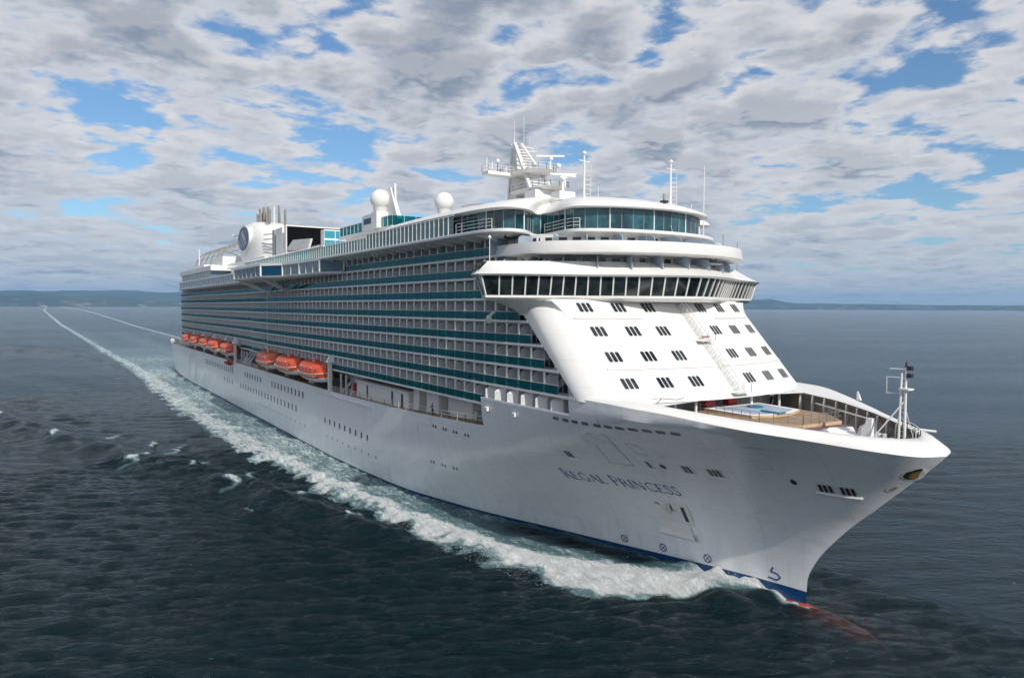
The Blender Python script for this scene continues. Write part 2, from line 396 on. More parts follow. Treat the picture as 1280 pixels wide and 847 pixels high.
def hp(X, z, off=0.03): return Vector((X, -(hb(X, z) + off), z))
def hull_patch(mb, X0, X1, z0, z1, mt, off=0.03, shear=0.0, rnd=0.0):
    n = max(1, int((X1 - X0) / 1.2)); 
    def row(z, s_): return [hp(X0 + s_ + (X1 - X0) * k / n, z, off) for k in range(n + 1)]
    if rnd:
        c = []; cx, cz = (X0 + X1) / 2, (z0 + z1) / 2; rx, rz = (X1 - X0) / 2, (z1 - z0) / 2
        for k in range(16):
            a = 2 * math.pi * k / 16; ca, sa = math.cos(a), math.sin(a)
            c.append(hp(cx + rx * math.copysign(abs(ca) ** rnd, ca), cz + rz * math.copysign(abs(sa) ** rnd, sa), off))
        mb.face(c[::-1], mt); return
    a, b = row(z0, 0), row(z1, shear)
    for k in range(n): mb.face([a[k], a[k + 1], b[k + 1], b[k]], mt)
def framed(name, X0, X1, z0, z1, mt='plain_window', frame='offwhite', fw=0.07, rnd=0.0, parent=None):
    mb = MB(); hull_patch(mb, X0 - fw, X1 + fw, z0 - fw, z1 + fw, frame, 0.02, rnd=rnd)
    hull_patch(mb, X0, X1, z0, z1, mt, 0.045, rnd=rnd); return mb.build(name, parent or hull)
# row of wide slots below the bow rail
for X in (295.4, 297.07, 298.65, 300.22, 301.97, 303.36, 304.64, 306.0, 307.41, 308.77, 310.22):
    mb = MB(); hull_patch(mb, X - .48, X + .48, 19.57, 19.93, 'dark', 0.03, rnd=0.5)
    for d in (-.2, 0.02, .24): hull_patch(mb, X + d - .06, X + d + .06, 19.62, 19.88, 'grey', 0.05)
    mb.build('ventilation_slot', hull)
# mooring openings with sills
for X, n in ((293.9, 2), (303.33, 1), (307.32, 2), (310.1, 3), (320.44, 3), (322.32, 3)):
    mb = MB(); w = 0.22 * n + 0.14; hull_patch(mb, X - w, X + w, 14.45, 15.45, 'offwhite', 0.02)
    for k in range(n):
        c = X + (k - (n - 1) / 2) * 0.43; hull_patch(mb, c - .15, c + .15, 14.58, 15.38, 'dark', 0.05)
    a, b = hp(X - w - .2, 14.4, 0.12), hp(X + w + .2, 14.4, 0.12); mb.bar(a, b, 0.16, 'white')
    mb.build('mooring_opening', hull)
for X, z in ((304.8, 14.96), (317.72, 15.23)): framed('fairlead', X - .3, X + .3, z - .3, z + .3, 'dark', 'white', 0.12, rnd=1.0)
def loop_line(name, pts, w=0.07, mt='seam_grey', parent=None, off=0.03, closed=True):
    mb = MB(); P = pts + ([pts[0]] if closed else [])
    for i, ((xa, za), (xb, zb)) in enumerate(zip(P[:-1], P[1:])):
        n = max(1, int(math.hypot(xb - xa, zb - za) / 1.5))
        for k in range(n):
            x0, z0, x1, z1 = [xa + (xb - xa) * k / n, za + (zb - za) * k / n, xa + (xb - xa) * (k + 1) / n, za + (zb - za) * (k + 1) / n]
            dx, dz = x1 - x0, z1 - z0; L = math.hypot(dx, dz) or 1; nx, nz = -dz / L * w / 2, dx / L * w / 2
            o = off + 0.003 * i; mb.face([hp(x0 - nx, z0 - nz, o), hp(x1 - nx, z1 - nz, o), hp(x1 + nx, z1 + nz, o), hp(x0 + nx, z0 + nz, o)], mt)
    return mb.build(name, parent or hull)
loop_line('shell_door', [(299.54, 18.54), (301.9, 18.56), (301.2, 14.49), (298.6, 14.5)], 0.08)
loop_line('hatch_cover', [(303.2, 17.7), (304.5, 17.6), (304.4, 16.3), (303.3, 16.4)], 0.05)
loop_line('hatch_cover', [(314.9, 17.3), (316.2, 17.4), (316.5, 16.4), (315.2, 16.3)], 0.05)
# windows of the hull
for k in range(10): X = 171.57 + (198.64 - 171.57) * k / 9; framed('hull_window', X - .42, X + .42, 11.6, 13.15, rnd=0.35)
for k in range(7): X = 141.1 + 18.2 * k / 6; framed('hull_window', X - .42, X + .42, 11.6, 13.2, rnd=0.35)
for k in range(16): X = 78 + 46 * k / 15; framed('hull_window', X - .36, X + .36, 11.3, 13.1, 'plain_window', rnd=0.35)
for k in range(19): X = 135.1 + (193.1 - 135.1) * k / 18; framed('hull_window', X - .40, X + .40, 7.8, 9.35, rnd=0.35)
for k in range(4): X = 111.5 + 3.9 * k; framed('hull_window', X - .36, X + .36, 7.7, 9.3, rnd=0.35)
for k in range(9): X = 214.3 + 3.0 * k; framed('hull_window', X - .36, X + .36, 8.15, 9.25, rnd=0.35)
for X in (265.3, 268.4, 271.35, 274.5):
    for d in (-.4, .4): framed('porthole', X + d - .17, X + d + .17, 14.35, 14.85, 'plain_window', rnd=1.0)
for X in (262.3, 265.4, 268.3):
    for d in (-.4, .4): framed('porthole', X + d - .15, X + d + .15, 8.3, 8.75, 'plain_window', rnd=1.0)
for k in range(9): X = 215.6 + 25.6 * k / 8; framed('porthole', X - .16, X + .16, 5.35, 5.75, 'plain_window', rnd=1.0)
for k in range(14): X = 150 + 50 * k / 13; framed('porthole', X - .16, X + .16, 5.3, 5.7, 'plain_window', rnd=1.0)
for X in (41, 56): 
    mb = MB(); hull_patch(mb, X - .3, X + .3, 3, 12.5, 'white', 0.12); mb.build('fender_strip', hull)
mb = MB()
for a, b in zip(range(210, 240, 5), range(215, 245, 5)): mb.bar(hp(a, 14.4 + (a - 210) * .003, .12), hp(b, 14.4 + (b - 210) * .003, .12), 0.3, 'white')
mb.build('rubbing_strake', hull)
loop_line('rain_pipe', [(259.5, 15.3), (259.5, 12.2)], 0.12, 'offwhite', closed=False)
# recessed anchor pocket
mb = MB()
hull_patch(mb, 299.6, 303.9, 7.0, 9.6, 'white', 0.04)
hull_patch(mb, 299.75, 300.35, 8.2, 9.4, 'grey', 0.08); hull_patch(mb, 301.2, 301.8, 8.3, 9.4, 'dark', 0.09); hull_patch(mb, 302.9, 303.35, 7.4, 9.3, 'dark', 0.09)
an = mb.build('anchor_pocket', hull)
mb = MB(); mb.tube(hp(301.5, 8.2, .35), hp(301.6, 9.5, .2), .16, .16, 'offwhite', 8)
for s_ in (-1, 1): mb.bar(hp(301.5, 8.2, .35), hp(301.5 + .9 * s_, 8.7, .5), .22, 'offwhite')
mb.build('anchor', an)
mb = MB()
hull_patch(mb, 299.2, 303.3, 5.2, 7.1, 'white', 0.10)
pa = [hp(299.0 + 4.8 * k / 6, 4.9, .05) for k in range(7)]; pb = [hp(299.0 + 4.8 * k / 6, 5.3, .55) for k in range(7)]; pc = [hp(299.2 + 4.1 * k / 6, 5.75, .11) for k in range(7)]
mb.loft([pa, pb, pc], 'white', closed=False); mb.build('anchor_bolster', an, smooth=60)
# gilded pocket near the stem and the white fairlead below it
mb = MB()
def bow_oval(cx, cz, rx, rz, tilt, mt, off):
    pts = []
    for k in range(20):
        a = 2 * math.pi * k / 20; x_, z_ = rx * math.cos(a), rz * math.sin(a) * (1 if math.cos(a) < 0.3 else 0.75)
        X = cx + x_ * math.cos(tilt) - z_ * math.sin(tilt); Z = cz + x_ * math.sin(tilt) + z_ * math.cos(tilt); pts.append(hp(X, Z, off))
    mb.face(pts, mt)
bow_oval(327.75, 17.55, 1.05, 0.42, R(40), 'white', 0.05); bow_oval(327.76, 17.57, .93, 0.33, R(40), 'dark', 0.07); bow_oval(327.82, 17.50, .74, 0.22, R(40), 'gold', 0.09)
mb.build('bow_recess', hull)
mb = MB(); bow_oval(325.75, 15.8, .62, 0.22, R(38), 'white', 0.05); bow_oval(325.78, 15.8, .42, 0.1, R(38), 'grey', 0.08); mb.build('fairlead', hull)
# thin white pipes following the flare
for pts in ([(312.4, 21.0), (313.1, 18.6), (312.9, 17.2)], [(320.6, 20.2), (322.2, 18.6)], [(326.4, 19.4), (326.6, 17.8), (326.2, 17.0)]): loop_line('drain_line', pts, 0.05, 'white', closed=False)
# ship's name, letter by letter
GL = {
 'R': [([(0.08, 0), (0.08, 1)], .16), ([(0.08, .97), (.42, .97), (.56, .86), (.56, .66), (.42, .53), (.08, .53)], .08), ([(.34, .53), (.80, 0.02)], .15), ([(-.04, .02), (.2, .02)], .05), ([(-.04, .98), (.1, .98)], .05), ([(.72, .02), (.92, .02)], .05)],
 'E': [([(0.08, 0), (0.08, 1)], .16), ([(.08, .97), (.55, .97), (.55, .86)], .06), ([(.08, .52), (.46, .52)], .06), ([(.08, .03), (.60, .03), (.62, .16)], .06), ([(-.04, .03), (.1, .03)], .05), ([(-.04, .97), (.1, .97)], .05)],
 'G': [([(.86, .82), (.70, .95), (.50, 1.0), (.28, .94), (.10, .76), (.04, .5), (.10, .24), (.28, .06), (.52, 0), (.74, .05), (.84, .12)], .10), ([(.82, 0.08), (.82, .42)], .13), ([(.70, .42), (.94, .42)], .05)],
 'A': [([(.02, 0), (.42, 1)], .06), ([(.42, 1.0), (.84, 0)], .15), ([(.20, .36), (.66, .36)], .06), ([(-.08, .02), (.14, .02)], .05), ([(.72, .02), (.96, .02)], .05)],
 'L': [([(0.08, 0), (0.08, 1)], .16), ([(.08, .03), (.58, .03), (.62, .2)], .06), ([(-.04, .97), (.2, .97)], .05)],
 'P': [([(0.08, 0), (0.08, 1)], .16), ([(0.08, .97), (.42, .97), (.58, .84), (.58, .62), (.42, .48), (.1, .48)], .08), ([(-.04, .02), (.2, .02)], .05), ([(-.04, .98), (.1, .98)], .05)],
 'I': [([(0.1, 0), (0.1, 1)], .16), ([(-.02, .02), (.22, .02)], .05), ([(-.02, .98), (.22, .98)], .05)],
 'N': [([(0.08, 0), (0.08, 1)], .07), ([(.06, 1.0), (.82, 0)], .15), ([(.82, 0), (.82, 1)], .07), ([(-.06, .02), (.2, .02)], .05), ([(.70, .98), (.94, .98)], .05)],
 'C': [([(.84, .82), (.70, .95), (.50, 1.0), (.28, .94), (.10, .76), (.04, .5), (.10, .24), (.28, .06), (.52, 0), (.74, .05), (.86, .16)], .10)],
 'S': [([(.50, .84), (.40, .96), (.25, 1.0), (.10, .92), (.06, .78), (.14, .63), (.38, .48), (.52, .34), (.52, .16), (.40, .03), (.24, 0), (.08, .06), (.02, .2)], .10)]}
adv = {'R': .98, 'E': .80, 'G': 1.12, 'A': 1.02, 'L': .78, 'P': .84, 'I': .42, 'N': 1.16, 'C': 1.08, 'S': .74, ' ': .62}
txt = 'REGAL PRINCESS'; tot = sum(adv[c] for c in txt); sc_ = (304.2 - 289.9) / tot; cx = 289.9
for i, ch in enumerate(txt):
    if ch != ' ':
        mb = MB(); hgt = 1.45 if i in (0, 6) else 1.18; z0 = 10.95
        for k, (pl, w) in enumerate(GL[ch]):
            o = 0.03 + 0.002 * k
            for (xa, za), (xb, zb) in zip(pl[:-1], pl[1:]):
                x0, z0a, x1, z1a = cx + xa * sc_, z0 + za * hgt, cx + xb * sc_, z0 + zb * hgt
                dx, dz = x1 - x0, z1a - z0a; L = math.hypot(dx, dz); e = 0.02; ux, uz = dx / L * e, dz / L * e; ww = w * 1.22
                nx, nz = -dz / L * ww / 2, dx / L * ww / 2
                mb.face([hp(x0 - nx - ux, z0a - nz - uz, o), hp(x1 - nx + ux, z1a - nz + uz, o), hp(x1 + nx + ux, z1a + nz + uz, o), hp(x0 + nx - ux, z0a + nz - uz, o)], 'name_blue'); o += 0.0004
        mb.build('letter', hull)
    cx += adv[ch] * sc_
# thruster marks and the bulb mark
for X, z in ((293.21, 2.9), (298.77, 3.05), (304.68, 3.2)):
    mb = MB()
    for k in range(14):
        a0, a1 = 2 * math.pi * k / 14, 2 * math.pi * (k + 1) / 14; q = [(X + rr * math.cos(a), z + rr * math.sin(a)) for a, rr in ((a0, .52), (a1, .52), (a1, .40), (a0, .40))]
        mb.face([hp(x, zz, .03) for x, zz in q][::-1], 'blue_paint')
    for sgn in (1,): 
        for t in (-1, 1):
            q = [(X - .3, z + .3 * t - .06), (X + .3, z - .3 * t - .06), (X + .3, z - .3 * t + .06), (X - .3, z + .3 * t + .06)]
            mb.face([hp(x, zz, .034 + .003 * t) for x, zz in q], 'blue_paint')
    mb.build('thruster_mark', hull)
loop_line('bulb_mark', [(312.6, 4.3), (312.3, 3.75), (313.1, 3.65), (313.4, 3.3), (313.0, 2.95), (312.0, 3.05)], 0.16, 'blue_paint', closed=False)

# ------------------------------------------------------------------ decks closing the hull and the promenade recess
LV = [39.31, 36.51, 33.70, 30.90, 28.09, 25.28, 22.48, 19.67]         # balcony deck levels, top to bottom
mb = MB()
XT = [-25.8, 10, 30, 60, 120, 180, 216, 235, 253, 268, 279.3]
for a, b in zip(XT[:-1], XT[1:]):
    za, zb = top_z(a) - .12, top_z(b) - .12
    for s_ in (-1, 1): mb.face([(a, s_ * (hb(a, za) - .05), za), (b, s_ * (hb(b, zb) - .05), zb), (b, s_ * 13.5, zb), (a, s_ * 13.5, za)], 'teak')
mb.build('promenade_deck', ship)
mb = MB()
for s_ in (-1, 1):
    mb.box(9, 279.3, s_ * 13.9 if s_ < 0 else 13.6, -13.6 if s_ < 0 else 13.9, 13.0, 19.45, 'cabin_wall')
mb.box(22, 217, -14.6, -13.95, 14.0, 17.2, 'dark'); mb.box(1.5, 9, -12, 12, 14.5, 17.0, 'cabin_wall')  # dark sheet behind the boats: shade of the recess painted on the wall
pw = mb.build('promenade_wall', ship)
# deckhouse beside the promenade, doors, ports, life-ring locker
mb = MB()
mb.box(228.5, 252.5, -16.9, -13.95, 15.2, 18.2, 'white'); mb.box(228.2, 252.9, -17.3, -13.95, 18.2, 18.42, 'white'); mb.box(229.2, 251.9, -16.4, -14.2, 18.43, 18.5, 'grey')
mb.box(253.4, 255.6, -16.4, -13.95, 15.5, 18.9, 'white'); mb.box(258, 262.2, -16.2, -13.95, 15.7, 19.4, 'white'); mb.box(263.5, 271.2, -15.2, -13.95, 15.8, 19.3, 'white')
dh = mb.build('deckhouse', ship)
for X, Y in ((233.6, -16.9), (245.3, -16.9), (249.5, -16.9), (256.9, -13.95), (262.7, -13.95)):
    mb = MB(); mb.box(X, X + .8, Y - .03, Y + .02, 15.5, 17.8, 'dark'); mb.build('doorway', dh)
for X in (273.4, 274.4, 276.6, 277.6):
    mb = MB(); mb.tube((X, -13.97, 18.1), (X, -13.93, 18.1), .28, .28, 'dark', 12); mb.build('porthole', pw)
mb = MB(); mb.box(270.8, 272.2, -15.0, -14.0, 15.9, 17.4, 'offwhite'); mb.build('deck_locker', ship)
mb = MB(); mb.box(226.9, 227.8, -17.2, -16.6, 15.5, 17.6, 'red_paint'); mb.build('fire_locker', ship)
mb = MB(); pts = [(X, -(hb(X, top_z(X)) - .15), top_z(X)) for X in (217, 222, 228, 234, 240, 246, 252)]; mb.rail(pts, 1.1, step=1.4, bars=3, w=.06)
mb.build('promenade_railing', ship)
mb = MB(); pts = [(X, -(hb(X, top_z(X)) - .15), top_z(X)) for X in (255, 260, 265, 270, 274.5, 277.6)] + [(278.8, -17.2, 16.6)]; mb.rail(pts, 1.1, step=1.9, bars=2, w=.07)
mb.build('promenade_railing', ship)
mb = MB(); pts = [(X, -(hb(X, top_z(X)) - .15), top_z(X)) for X in (129, 136, 143, 150, 156)]; mb.rail(pts, 1.1, step=1.6, bars=3, w=.06); mb.build('promenade_railing', ship)
mb = MB(); mb.box(-23, -20, -17.4, -14.6, 14.6, 16.6, 'offwhite'); mb.tube((-21.5, -17.8, 15.4), (-21.5, -14.2, 15.4), .9, .9, 'steel_pipe', 12); mb.build('mooring_winch', ship)
mb = MB(); mb.rail([(-25.6, -16.6, 14.6), (-15, -17.4, 14.6), (-4, -18, 14.6), (8, -18.2, 14.8)], 1.2, step=2.5, bars=3, w=.08); mb.build('stern_railing', ship)
# curved corner where the hull rises beside the boxed balconies
mb = MB(); arc = [(279.4, 16.7)] + [(279.4 - 1.6 * (1 - math.sin(t)), 16.75 + 1.6 * (1 - math.cos(t))) for t in [math.pi / 2 * k / 6 for k in range(7)]]
for X, z in []: pass
rows = [[(279.42, -(hb(279.4, z) - d), z) for z in (14.6, 16, 18, 20.45)] for d in (-.005, .5, 4.6)]
mb.loft(rows, 'white', closed=False)
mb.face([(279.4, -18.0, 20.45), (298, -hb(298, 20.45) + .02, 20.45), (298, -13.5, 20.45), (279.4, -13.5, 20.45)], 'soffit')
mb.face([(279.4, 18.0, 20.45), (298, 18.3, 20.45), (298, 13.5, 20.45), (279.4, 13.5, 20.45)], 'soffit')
mb.build('bow_side_step', ship)

# ------------------------------------------------------------------ superstructure: side walls, ledges, cabins
SEG = [(3, 145, 16.9), (145, 165, 17.5), (165, 400, 18.0)]
def side_y(X):
    for a, b, y in SEG:
        if X < b: return y
    return 18.0
def x_end(z): return 299.3 - (z - 22.5) * 1.15
core = MB()
for s_ in (-1, 1):
    for a, b, y in SEG:
        b = min(b, 290); yy = y - 1.9
        for j in range(len(LV)):
            z0 = LV[j]; z1 = z0 + (2.8 if j else 2.6); bb = b
            if b == 290: bb = {0: 283, 1: 285, 2: 287, 3: 288.6, 4: 291.5, 5: 294.8, 6: 298.0, 7: 279.3}[j]
            core.face([(a, s_ * yy, z0 - .3), (bb, s_ * yy, z0 - .3), (bb, s_ * yy, z1 - .2), (a, s_ * yy, z1 - .2)], 'cabin_wall')
            if bb != b or True: core.face([(bb, s_ * yy, z0 - .3), (bb, s_ * 8, z0 - .3), (bb, s_ * 8, z1), (bb, s_ * yy, z1)], 'cabin_wall')
core.box(9, 9.4, -15, 15, 19.4, 42, 'cabin_wall')
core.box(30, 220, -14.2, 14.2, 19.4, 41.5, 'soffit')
corep = core.build('cabin_wall', ship)
for j, z0 in enumerate(LV):
    led = MB()
    for s_ in (-1, 1):
        for a, b, y in SEG:
            if b == 400: b = {0: 283.3, 1: 286, 2: 288.5, 3: x_end(30.9), 4: x_end(28.1), 5: x_end(25.3), 6: 299.2, 7: 279.3}[j]
            if j == 0 and b > 219 and s_ < 0: pass
            led.box(a, b, *sorted((s_ * (y - 2.0), s_ * y)), z0 - .28, z0, 'white')
            # rounded fascia lip
            led.box(a, b, *sorted((s_ * y, s_ * (y + .07))), z0 - .24, z0 + .04, 'white')
    led.build('deck_ledge', ship)
# one cabin bay: post, rounded partition, sliding door, glass
BAY = 2.785
def bay_post():
    mb = MB(); H = 2.46
    mb.box(-.17, .17, -.02, .13, 0, H, 'white')
    prof = [(.3, 0), (1.78, 0), (1.78, H - .2), (1.3, H - .2), (.85, H - .22), (.55, H - .32), (.36, H - .54), (.3, H - .9)]
    mb.prism([(-.03, y, z) for y, z in prof], [(.03, y, z) for y, z in prof], 'panel_white')
    mb.bar((-.5, .3, .0), (-.5, 1.2, .0), .01, 'offwhite')
    return mb
def bay_door():
    mb = MB(); mb.box(.35, 2.15, 1.82, 1.86, 0.05, 2.2, 'door_glass'); mb.box(1.22, 1.28, 1.80, 1.83, 0.05, 2.2, 'white_steel'); return mb
def bay_glass():
    mb = MB(); mb.box(.0, BAY - .04, -.03, -.01, 0.08, 1.08, 'teal_glass'); mb.box(0, BAY, -.05, .01, 1.08, 1.15, 'white_steel'); return mb
def bay_chair():
    mb = MB(); mb.box(.8, 1.4, .9, 1.5, .35, .42, 'grey'); mb.box(.8, 1.4, 1.42, 1.5, .42, .95, 'grey')
    for x in (.82, 1.36):
        for y in (.92, 1.46): mb.bar((x, y, 0), (x, y, .36), .04, 'grey')
    return mb
bays = []
XEND = {0: 282.2, 1: 285, 2: 287.3, 3: 286.6, 4: 290.2, 5: 293.0, 6: 296.4, 7: 278}
for j, z0 in enumerate(LV):
    k = -97
    while True:
        X = 279.32 + BAY * k
        if X + (BAY if j < 7 else 1.2) > XEND[j] + 1.6: break
        if X > 5:
            d = math.dist(CAM, (X, -18, z0)); bays.append((d, j, X, z0))
        k += 1
bays.sort()
pm = bay_post(); dm = bay_door(); gm = bay_glass()
proto_p = pm.mesh('balcony'); proto_d = dm.mesh('sliding_door'); proto_g = gm.mesh('glass_panel'); proto_c = bay_chair().mesh('deck_chair')
for q, (d, j, X, z0) in enumerate(bays[:100]):
    p = bpy.data.objects.new('balcony', proto_p); col.objects.link(p); p.location = (X, -side_y(X), z0); p.parent = ship
    for nm, me in (('sliding_door', proto_d), ('glass_panel', proto_g)):
        o = bpy.data.objects.new(nm, me); col.objects.link(o); o.parent = p
def replicate(src, places, name):
    V = np.array(src.v); n = len(V); mb = MB(); mb.mats = src.mats
    allv = []; allf = []; allm = []
    for i, (x, y, z, sy) in enumerate(places):
        w = V.copy(); w[:, 1] *= sy; w += (x, y, z); allv.append(w)
        allf += [tuple(a + i * n for a in f_) for f_ in src.f]; allm += src.m
    mb.v = [tuple(p) for p in np.vstack(allv)]; mb.f = allf; mb.m = allm; return mb.build(name, ship)
rest = [(X, -side_y(X), z0, 1) for d, j, X, z0 in bays[100:]]
tag(replicate(pm, rest, 'balcony'), kind='stuff'); tag(replicate(dm, rest, 'sliding_door'), kind='stuff'); tag(replicate(gm, rest, 'glass_panel'), kind='stuff')
port = [(X, side_y(X), z0, -1) for d, j, X, z0 in bays if X > 150]
tag(replicate(gm, port, 'port_glass'), kind='stuff')
# boxed balconies cut into the hull side
for k in range(6):
    X = 279.9 + 2.95 * k
    y0 = hb(X, 20.6) if k else 18.25
    mb = MB(); prof = [(0.08, 0), (2.2, 0), (2.2, 1.78), (1.0, 1.72), (.08, 1.25)]
    mb.prism([(X, -y0 + y, 20.45 + z) for y, z in prof], [(X + 1.15, -y0 + y + (.95 if y < 1 else 0.2 if y < 2 else 0), 20.45 + z + (.45 if .5 < z < 1 else 0)) for y, z in prof], 'white')
    bx = mb.build('balcony_partition', ship)
    mb = MB(); mb.box(X + .75, X + 2.3, -16.15, -16.1, 20.5, 22.1, 'window'); mb.build('sliding_door', bx)
mb = MB()
rows = [[(X, -hb(X, 20.45) - .02 + d, z) for X in [279.4 + 1.86 * k for k in range(11)]] for d, z in ((0, 20.35), (0, 20.62), (.12, 20.62), (.12, 20.35))]
mb.loft(rows, 'hull_white', closed=False); mb.build('balcony_sill', ship)
for X in (281.0, 287.2):
    mb = MB(); p = hp(X, 19.2, .1); mb.prism([(X - .35, p.y + .1, 18.9), (X + .45, p.y + .1, 18.9), (X + .45, p.y - .25, 18.95), (X - .35, p.y - .1, 18.95)], [(X - .35, p.y + .1, 19.5), (X + .45, p.y + .1, 19.5), (X + .45, p.y - .25, 19.35), (X - .35, p.y - .1, 19.35)], 'white'); mb.build('floodlight', ship)

# ------------------------------------------------------------------ sloping front wall with its cheeks
def face_x(Y, z):
    a = abs(Y); X = 304.7 - .96 * (z - 24.2) - .011 * min(a, 14) ** 2
    if a > 14: t = min(1, (a - 14) / 4.0); X -= .3 * (a - 14) + 3.6 * (1 - math.sqrt(max(0, 1 - t * t)))
    return X
Ys = [-18 + 4 * (1 - math.cos(math.pi / 2 * k / 12)) for k in range(13)] + [-14 + 28 * k / 20 for k in range(1, 20)] + [18 - 4 * (1 - math.cos(math.pi / 2 * k / 12)) for k in range(12, -1, -1)]
mb = MB(); rings = []
for k in range(17):
    z = 22.2 + (33.6 - 22.2) * k / 16; xe = x_end(z)
    ring = [(xe - .25, -16.6, z), (xe, -18.04, z)] + [(face_x(Y, z), Y * 18.04 / 18, z) for Y in Ys] + [(xe, 18.04, z), (xe - .25, 16.6, z)]
    rings.append(ring)
mb.loft(rings, 'front_white', closed=False)
# hidden box added inside so light cannot leak behind the shell
front = mb.build('front_wall', ship, smooth=50)
mb = MB(); mb.box(230, 284, -15.9, 15.9, 19.4, 41.5, 'cabin_wall'); mb.build('inner_light_block', ship)
def face_pt(Y, z, off=0.03):
    X = face_x(Y, z); dz = .96; dy = .022 * Y
    n = Vector((1, dy, dz)).normalized(); return Vector((X, Y, z)) + n * off
def face_quad(mb, y0, y1, z0, z1, mt, off, rnd=True):
    if rnd:
        c = []; cy, cz, ry, rz = (y0 + y1) / 2, (z0 + z1) / 2, (y1 - y0) / 2, (z1 - z0) / 2
        for k in range(12):
            a = 2 * math.pi * (k + .5) / 12; ca, sa = math.cos(a), math.sin(a)
            c.append(face_pt(cy + ry * math.copysign(abs(ca) ** .35, ca), cz + rz * math.copysign(abs(sa) ** .35, sa), off))
        mb.face(c, mt)
    else: mb.face([face_pt(y0, z0, off), face_pt(y1, z0, off), face_pt(y1, z1, off), face_pt(y0, z1, off)], mt)
for zr in (24.2, 27.0, 29.81, 32.6):
    for Yc in (-13.2, -8.85, -4.6, 4.6, 8.85, 13.2):
        mb = MB(); face_quad(mb, Yc - .92, Yc + .92, zr - .64, zr + .60, 'offwhite', .015)
        for d in (-.6, 0, .6): face_quad(mb, Yc + d - .235, Yc + d + .235, zr - .56, zr + .52, 'window', .035)
        mb.build('cabin_window', front)
for z, spans in ((31.25, ((-15.2, -6.5), (6.2, 14.5))), (25.65, ((-14.8, 15.2),)),):
    for a, b in spans:
        mb = MB(); n = 16; P = [face_pt(a + (b - a) * k / n, z, .10) for k in range(n + 1)]
        mb.path(P, .2, 'white'); mb.build('gutter', front)
for z in (26.2 + 2.2, 23.0, 30.9):
    mb = MB(); P = [face_pt(-15 + 30 * k / 20, z, .006) for k in range(21)]; Q = [face_pt(-15 + 30 * k / 20, z + .05, .006) for k in range(21)]
    mb.loft([P, Q], 'offwhite', closed=False); mb.build('weld_seam', front)
# stair ladder up the middle of the front wall
mb = MB()
for z0, z1 in ((33.0, 28.7), (28.2, 22.9)):
    for dy in (-.35, .35):
        for off in (.25, .95):
            if off > .5 and dy < 0 and False: continue
            mb.path([face_pt(.6 + dy, z0 + (z1 - z0) * k / 6, off) for k in range(7)], .06, 'white_steel')
    for k in range(10):
        z = z0 + (z1 - z0) * k / 9
        for dy in (-.35, .35): mb.bar(face_pt(.6 + dy, z, .05), face_pt(.6 + dy, z, .95), .05, 'white_steel')
    for k in range(24): z = z0 + (z1 - z0) * k / 23; mb.bar(face_pt(.25, z, .25), face_pt(.95, z, .25), .05, 'white_steel')
    p = face_pt(.6, z1, .3); mb.box(p.x - .6, p.x + .9, -.6, 1.9, p.z - .4, p.z - .32, 'white_steel'); mb.rail([(p.x + .9, -.6, p.z - .32), (p.x + .9, 1.9, p.z - .32), (p.x - .3, 1.9, p.z - .32)], 1.1, step=1.2, bars=2, w=.04)
mb.build('ladder', front)
mb = MB(); p = face_pt(.6, 28.6, .9); mb.box(p.x + .2, p.x + .24, -.4, 1.0, p.z - .25, p.z - .02, 'red_paint'); mb.build('warning_board', front)

# ------------------------------------------------------------------ bridge
BF = [(287.3, 24.6), (289.0, 23.5), (291.2, 19.5), (293.2, 14), (295.6, 10), (298.0, 6.2), (299.4, 2.8), (299.9, 0)]
def dense(pts, step):
    outp = []
    for (x0, y0), (x1, y1) in zip(pts[:-1], pts[1:]):
        n = max(1, round(math.hypot(x1 - x0, y1 - y0) / step))
        outp += [(x0 + (x1 - x0) * k / n, y0 + (y1 - y0) * k / n) for k in range(n)]
    return outp + [pts[-1]]
def smooth_pts(pts, it=2):
    for _ in range(it):
        q = [pts[0]]
        for a, b in zip(pts[:-1], pts[1:]):
            q += [(a[0] * .75 + b[0] * .25, a[1] * .75 + b[1] * .25), (a[0] * .25 + b[0] * .75, a[1] * .25 + b[1] * .75)]
        pts = q + [pts[-1]]
    return pts
def resample(pts, n):
    L = [0]
    for a, b in zip(pts[:-1], pts[1:]): L.append(L[-1] + math.hypot(b[0] - a[0], b[1] - a[1]))
    o = []; i = 0
    for k in range(n + 1):
        s_ = L[-1] * k / n
        while i < len(L) - 2 and L[i + 1] < s_: i += 1
        t = (s_ - L[i]) / (L[i + 1] - L[i]); o.append((pts[i][0] + (pts[i + 1][0] - pts[i][0]) * t, pts[i][1] + (pts[i + 1][1] - pts[i][1]) * t))
    return o
half = smooth_pts(BF[1:], 2); full = [(x, -y) for x, y in half] + [(x, y) for x, y in half[::-1][1:]]
NW = 34; fr = resample(full, NW)
def offset(pts, d):
    o = []
    for i, (x, y) in enumerate(pts):
        a = pts[max(0, i - 1)]; b = pts[min(len(pts) - 1, i + 1)]; dx, dy = b[0] - a[0], b[1] - a[1]; L = math.hypot(dx, dy) or 1
        o.append((x + dy / L * d, y - dx / L * d))
    return o
ends0 = [(285.0, -21.4), (287.4, -23.0)]; ends1 = [(287.4, 23.0), (285.0, 21.4)]
fl = ends0 + fr + ends1
def ring(pts, d, z, tail=True):
    q = offset(pts, d); rg = [(x, y, z) for x, y in q]
    if tail: rg = [(284.0, -18.2, z)] + rg + [(284.0, 18.2, z)]
    return rg
mb = MB()
mb.loft([ring(fl, -.9, 33.30), ring(fl, -.15, 33.55), ring(fl, .12, 33.72), ring(fl, .12, 33.98), ring(fl, .0, 34.0), ring(fl, -.4, 34.0)], 'white', closed=True, cap0=True)
bridge = mb.build('bridge', ship, smooth=40)
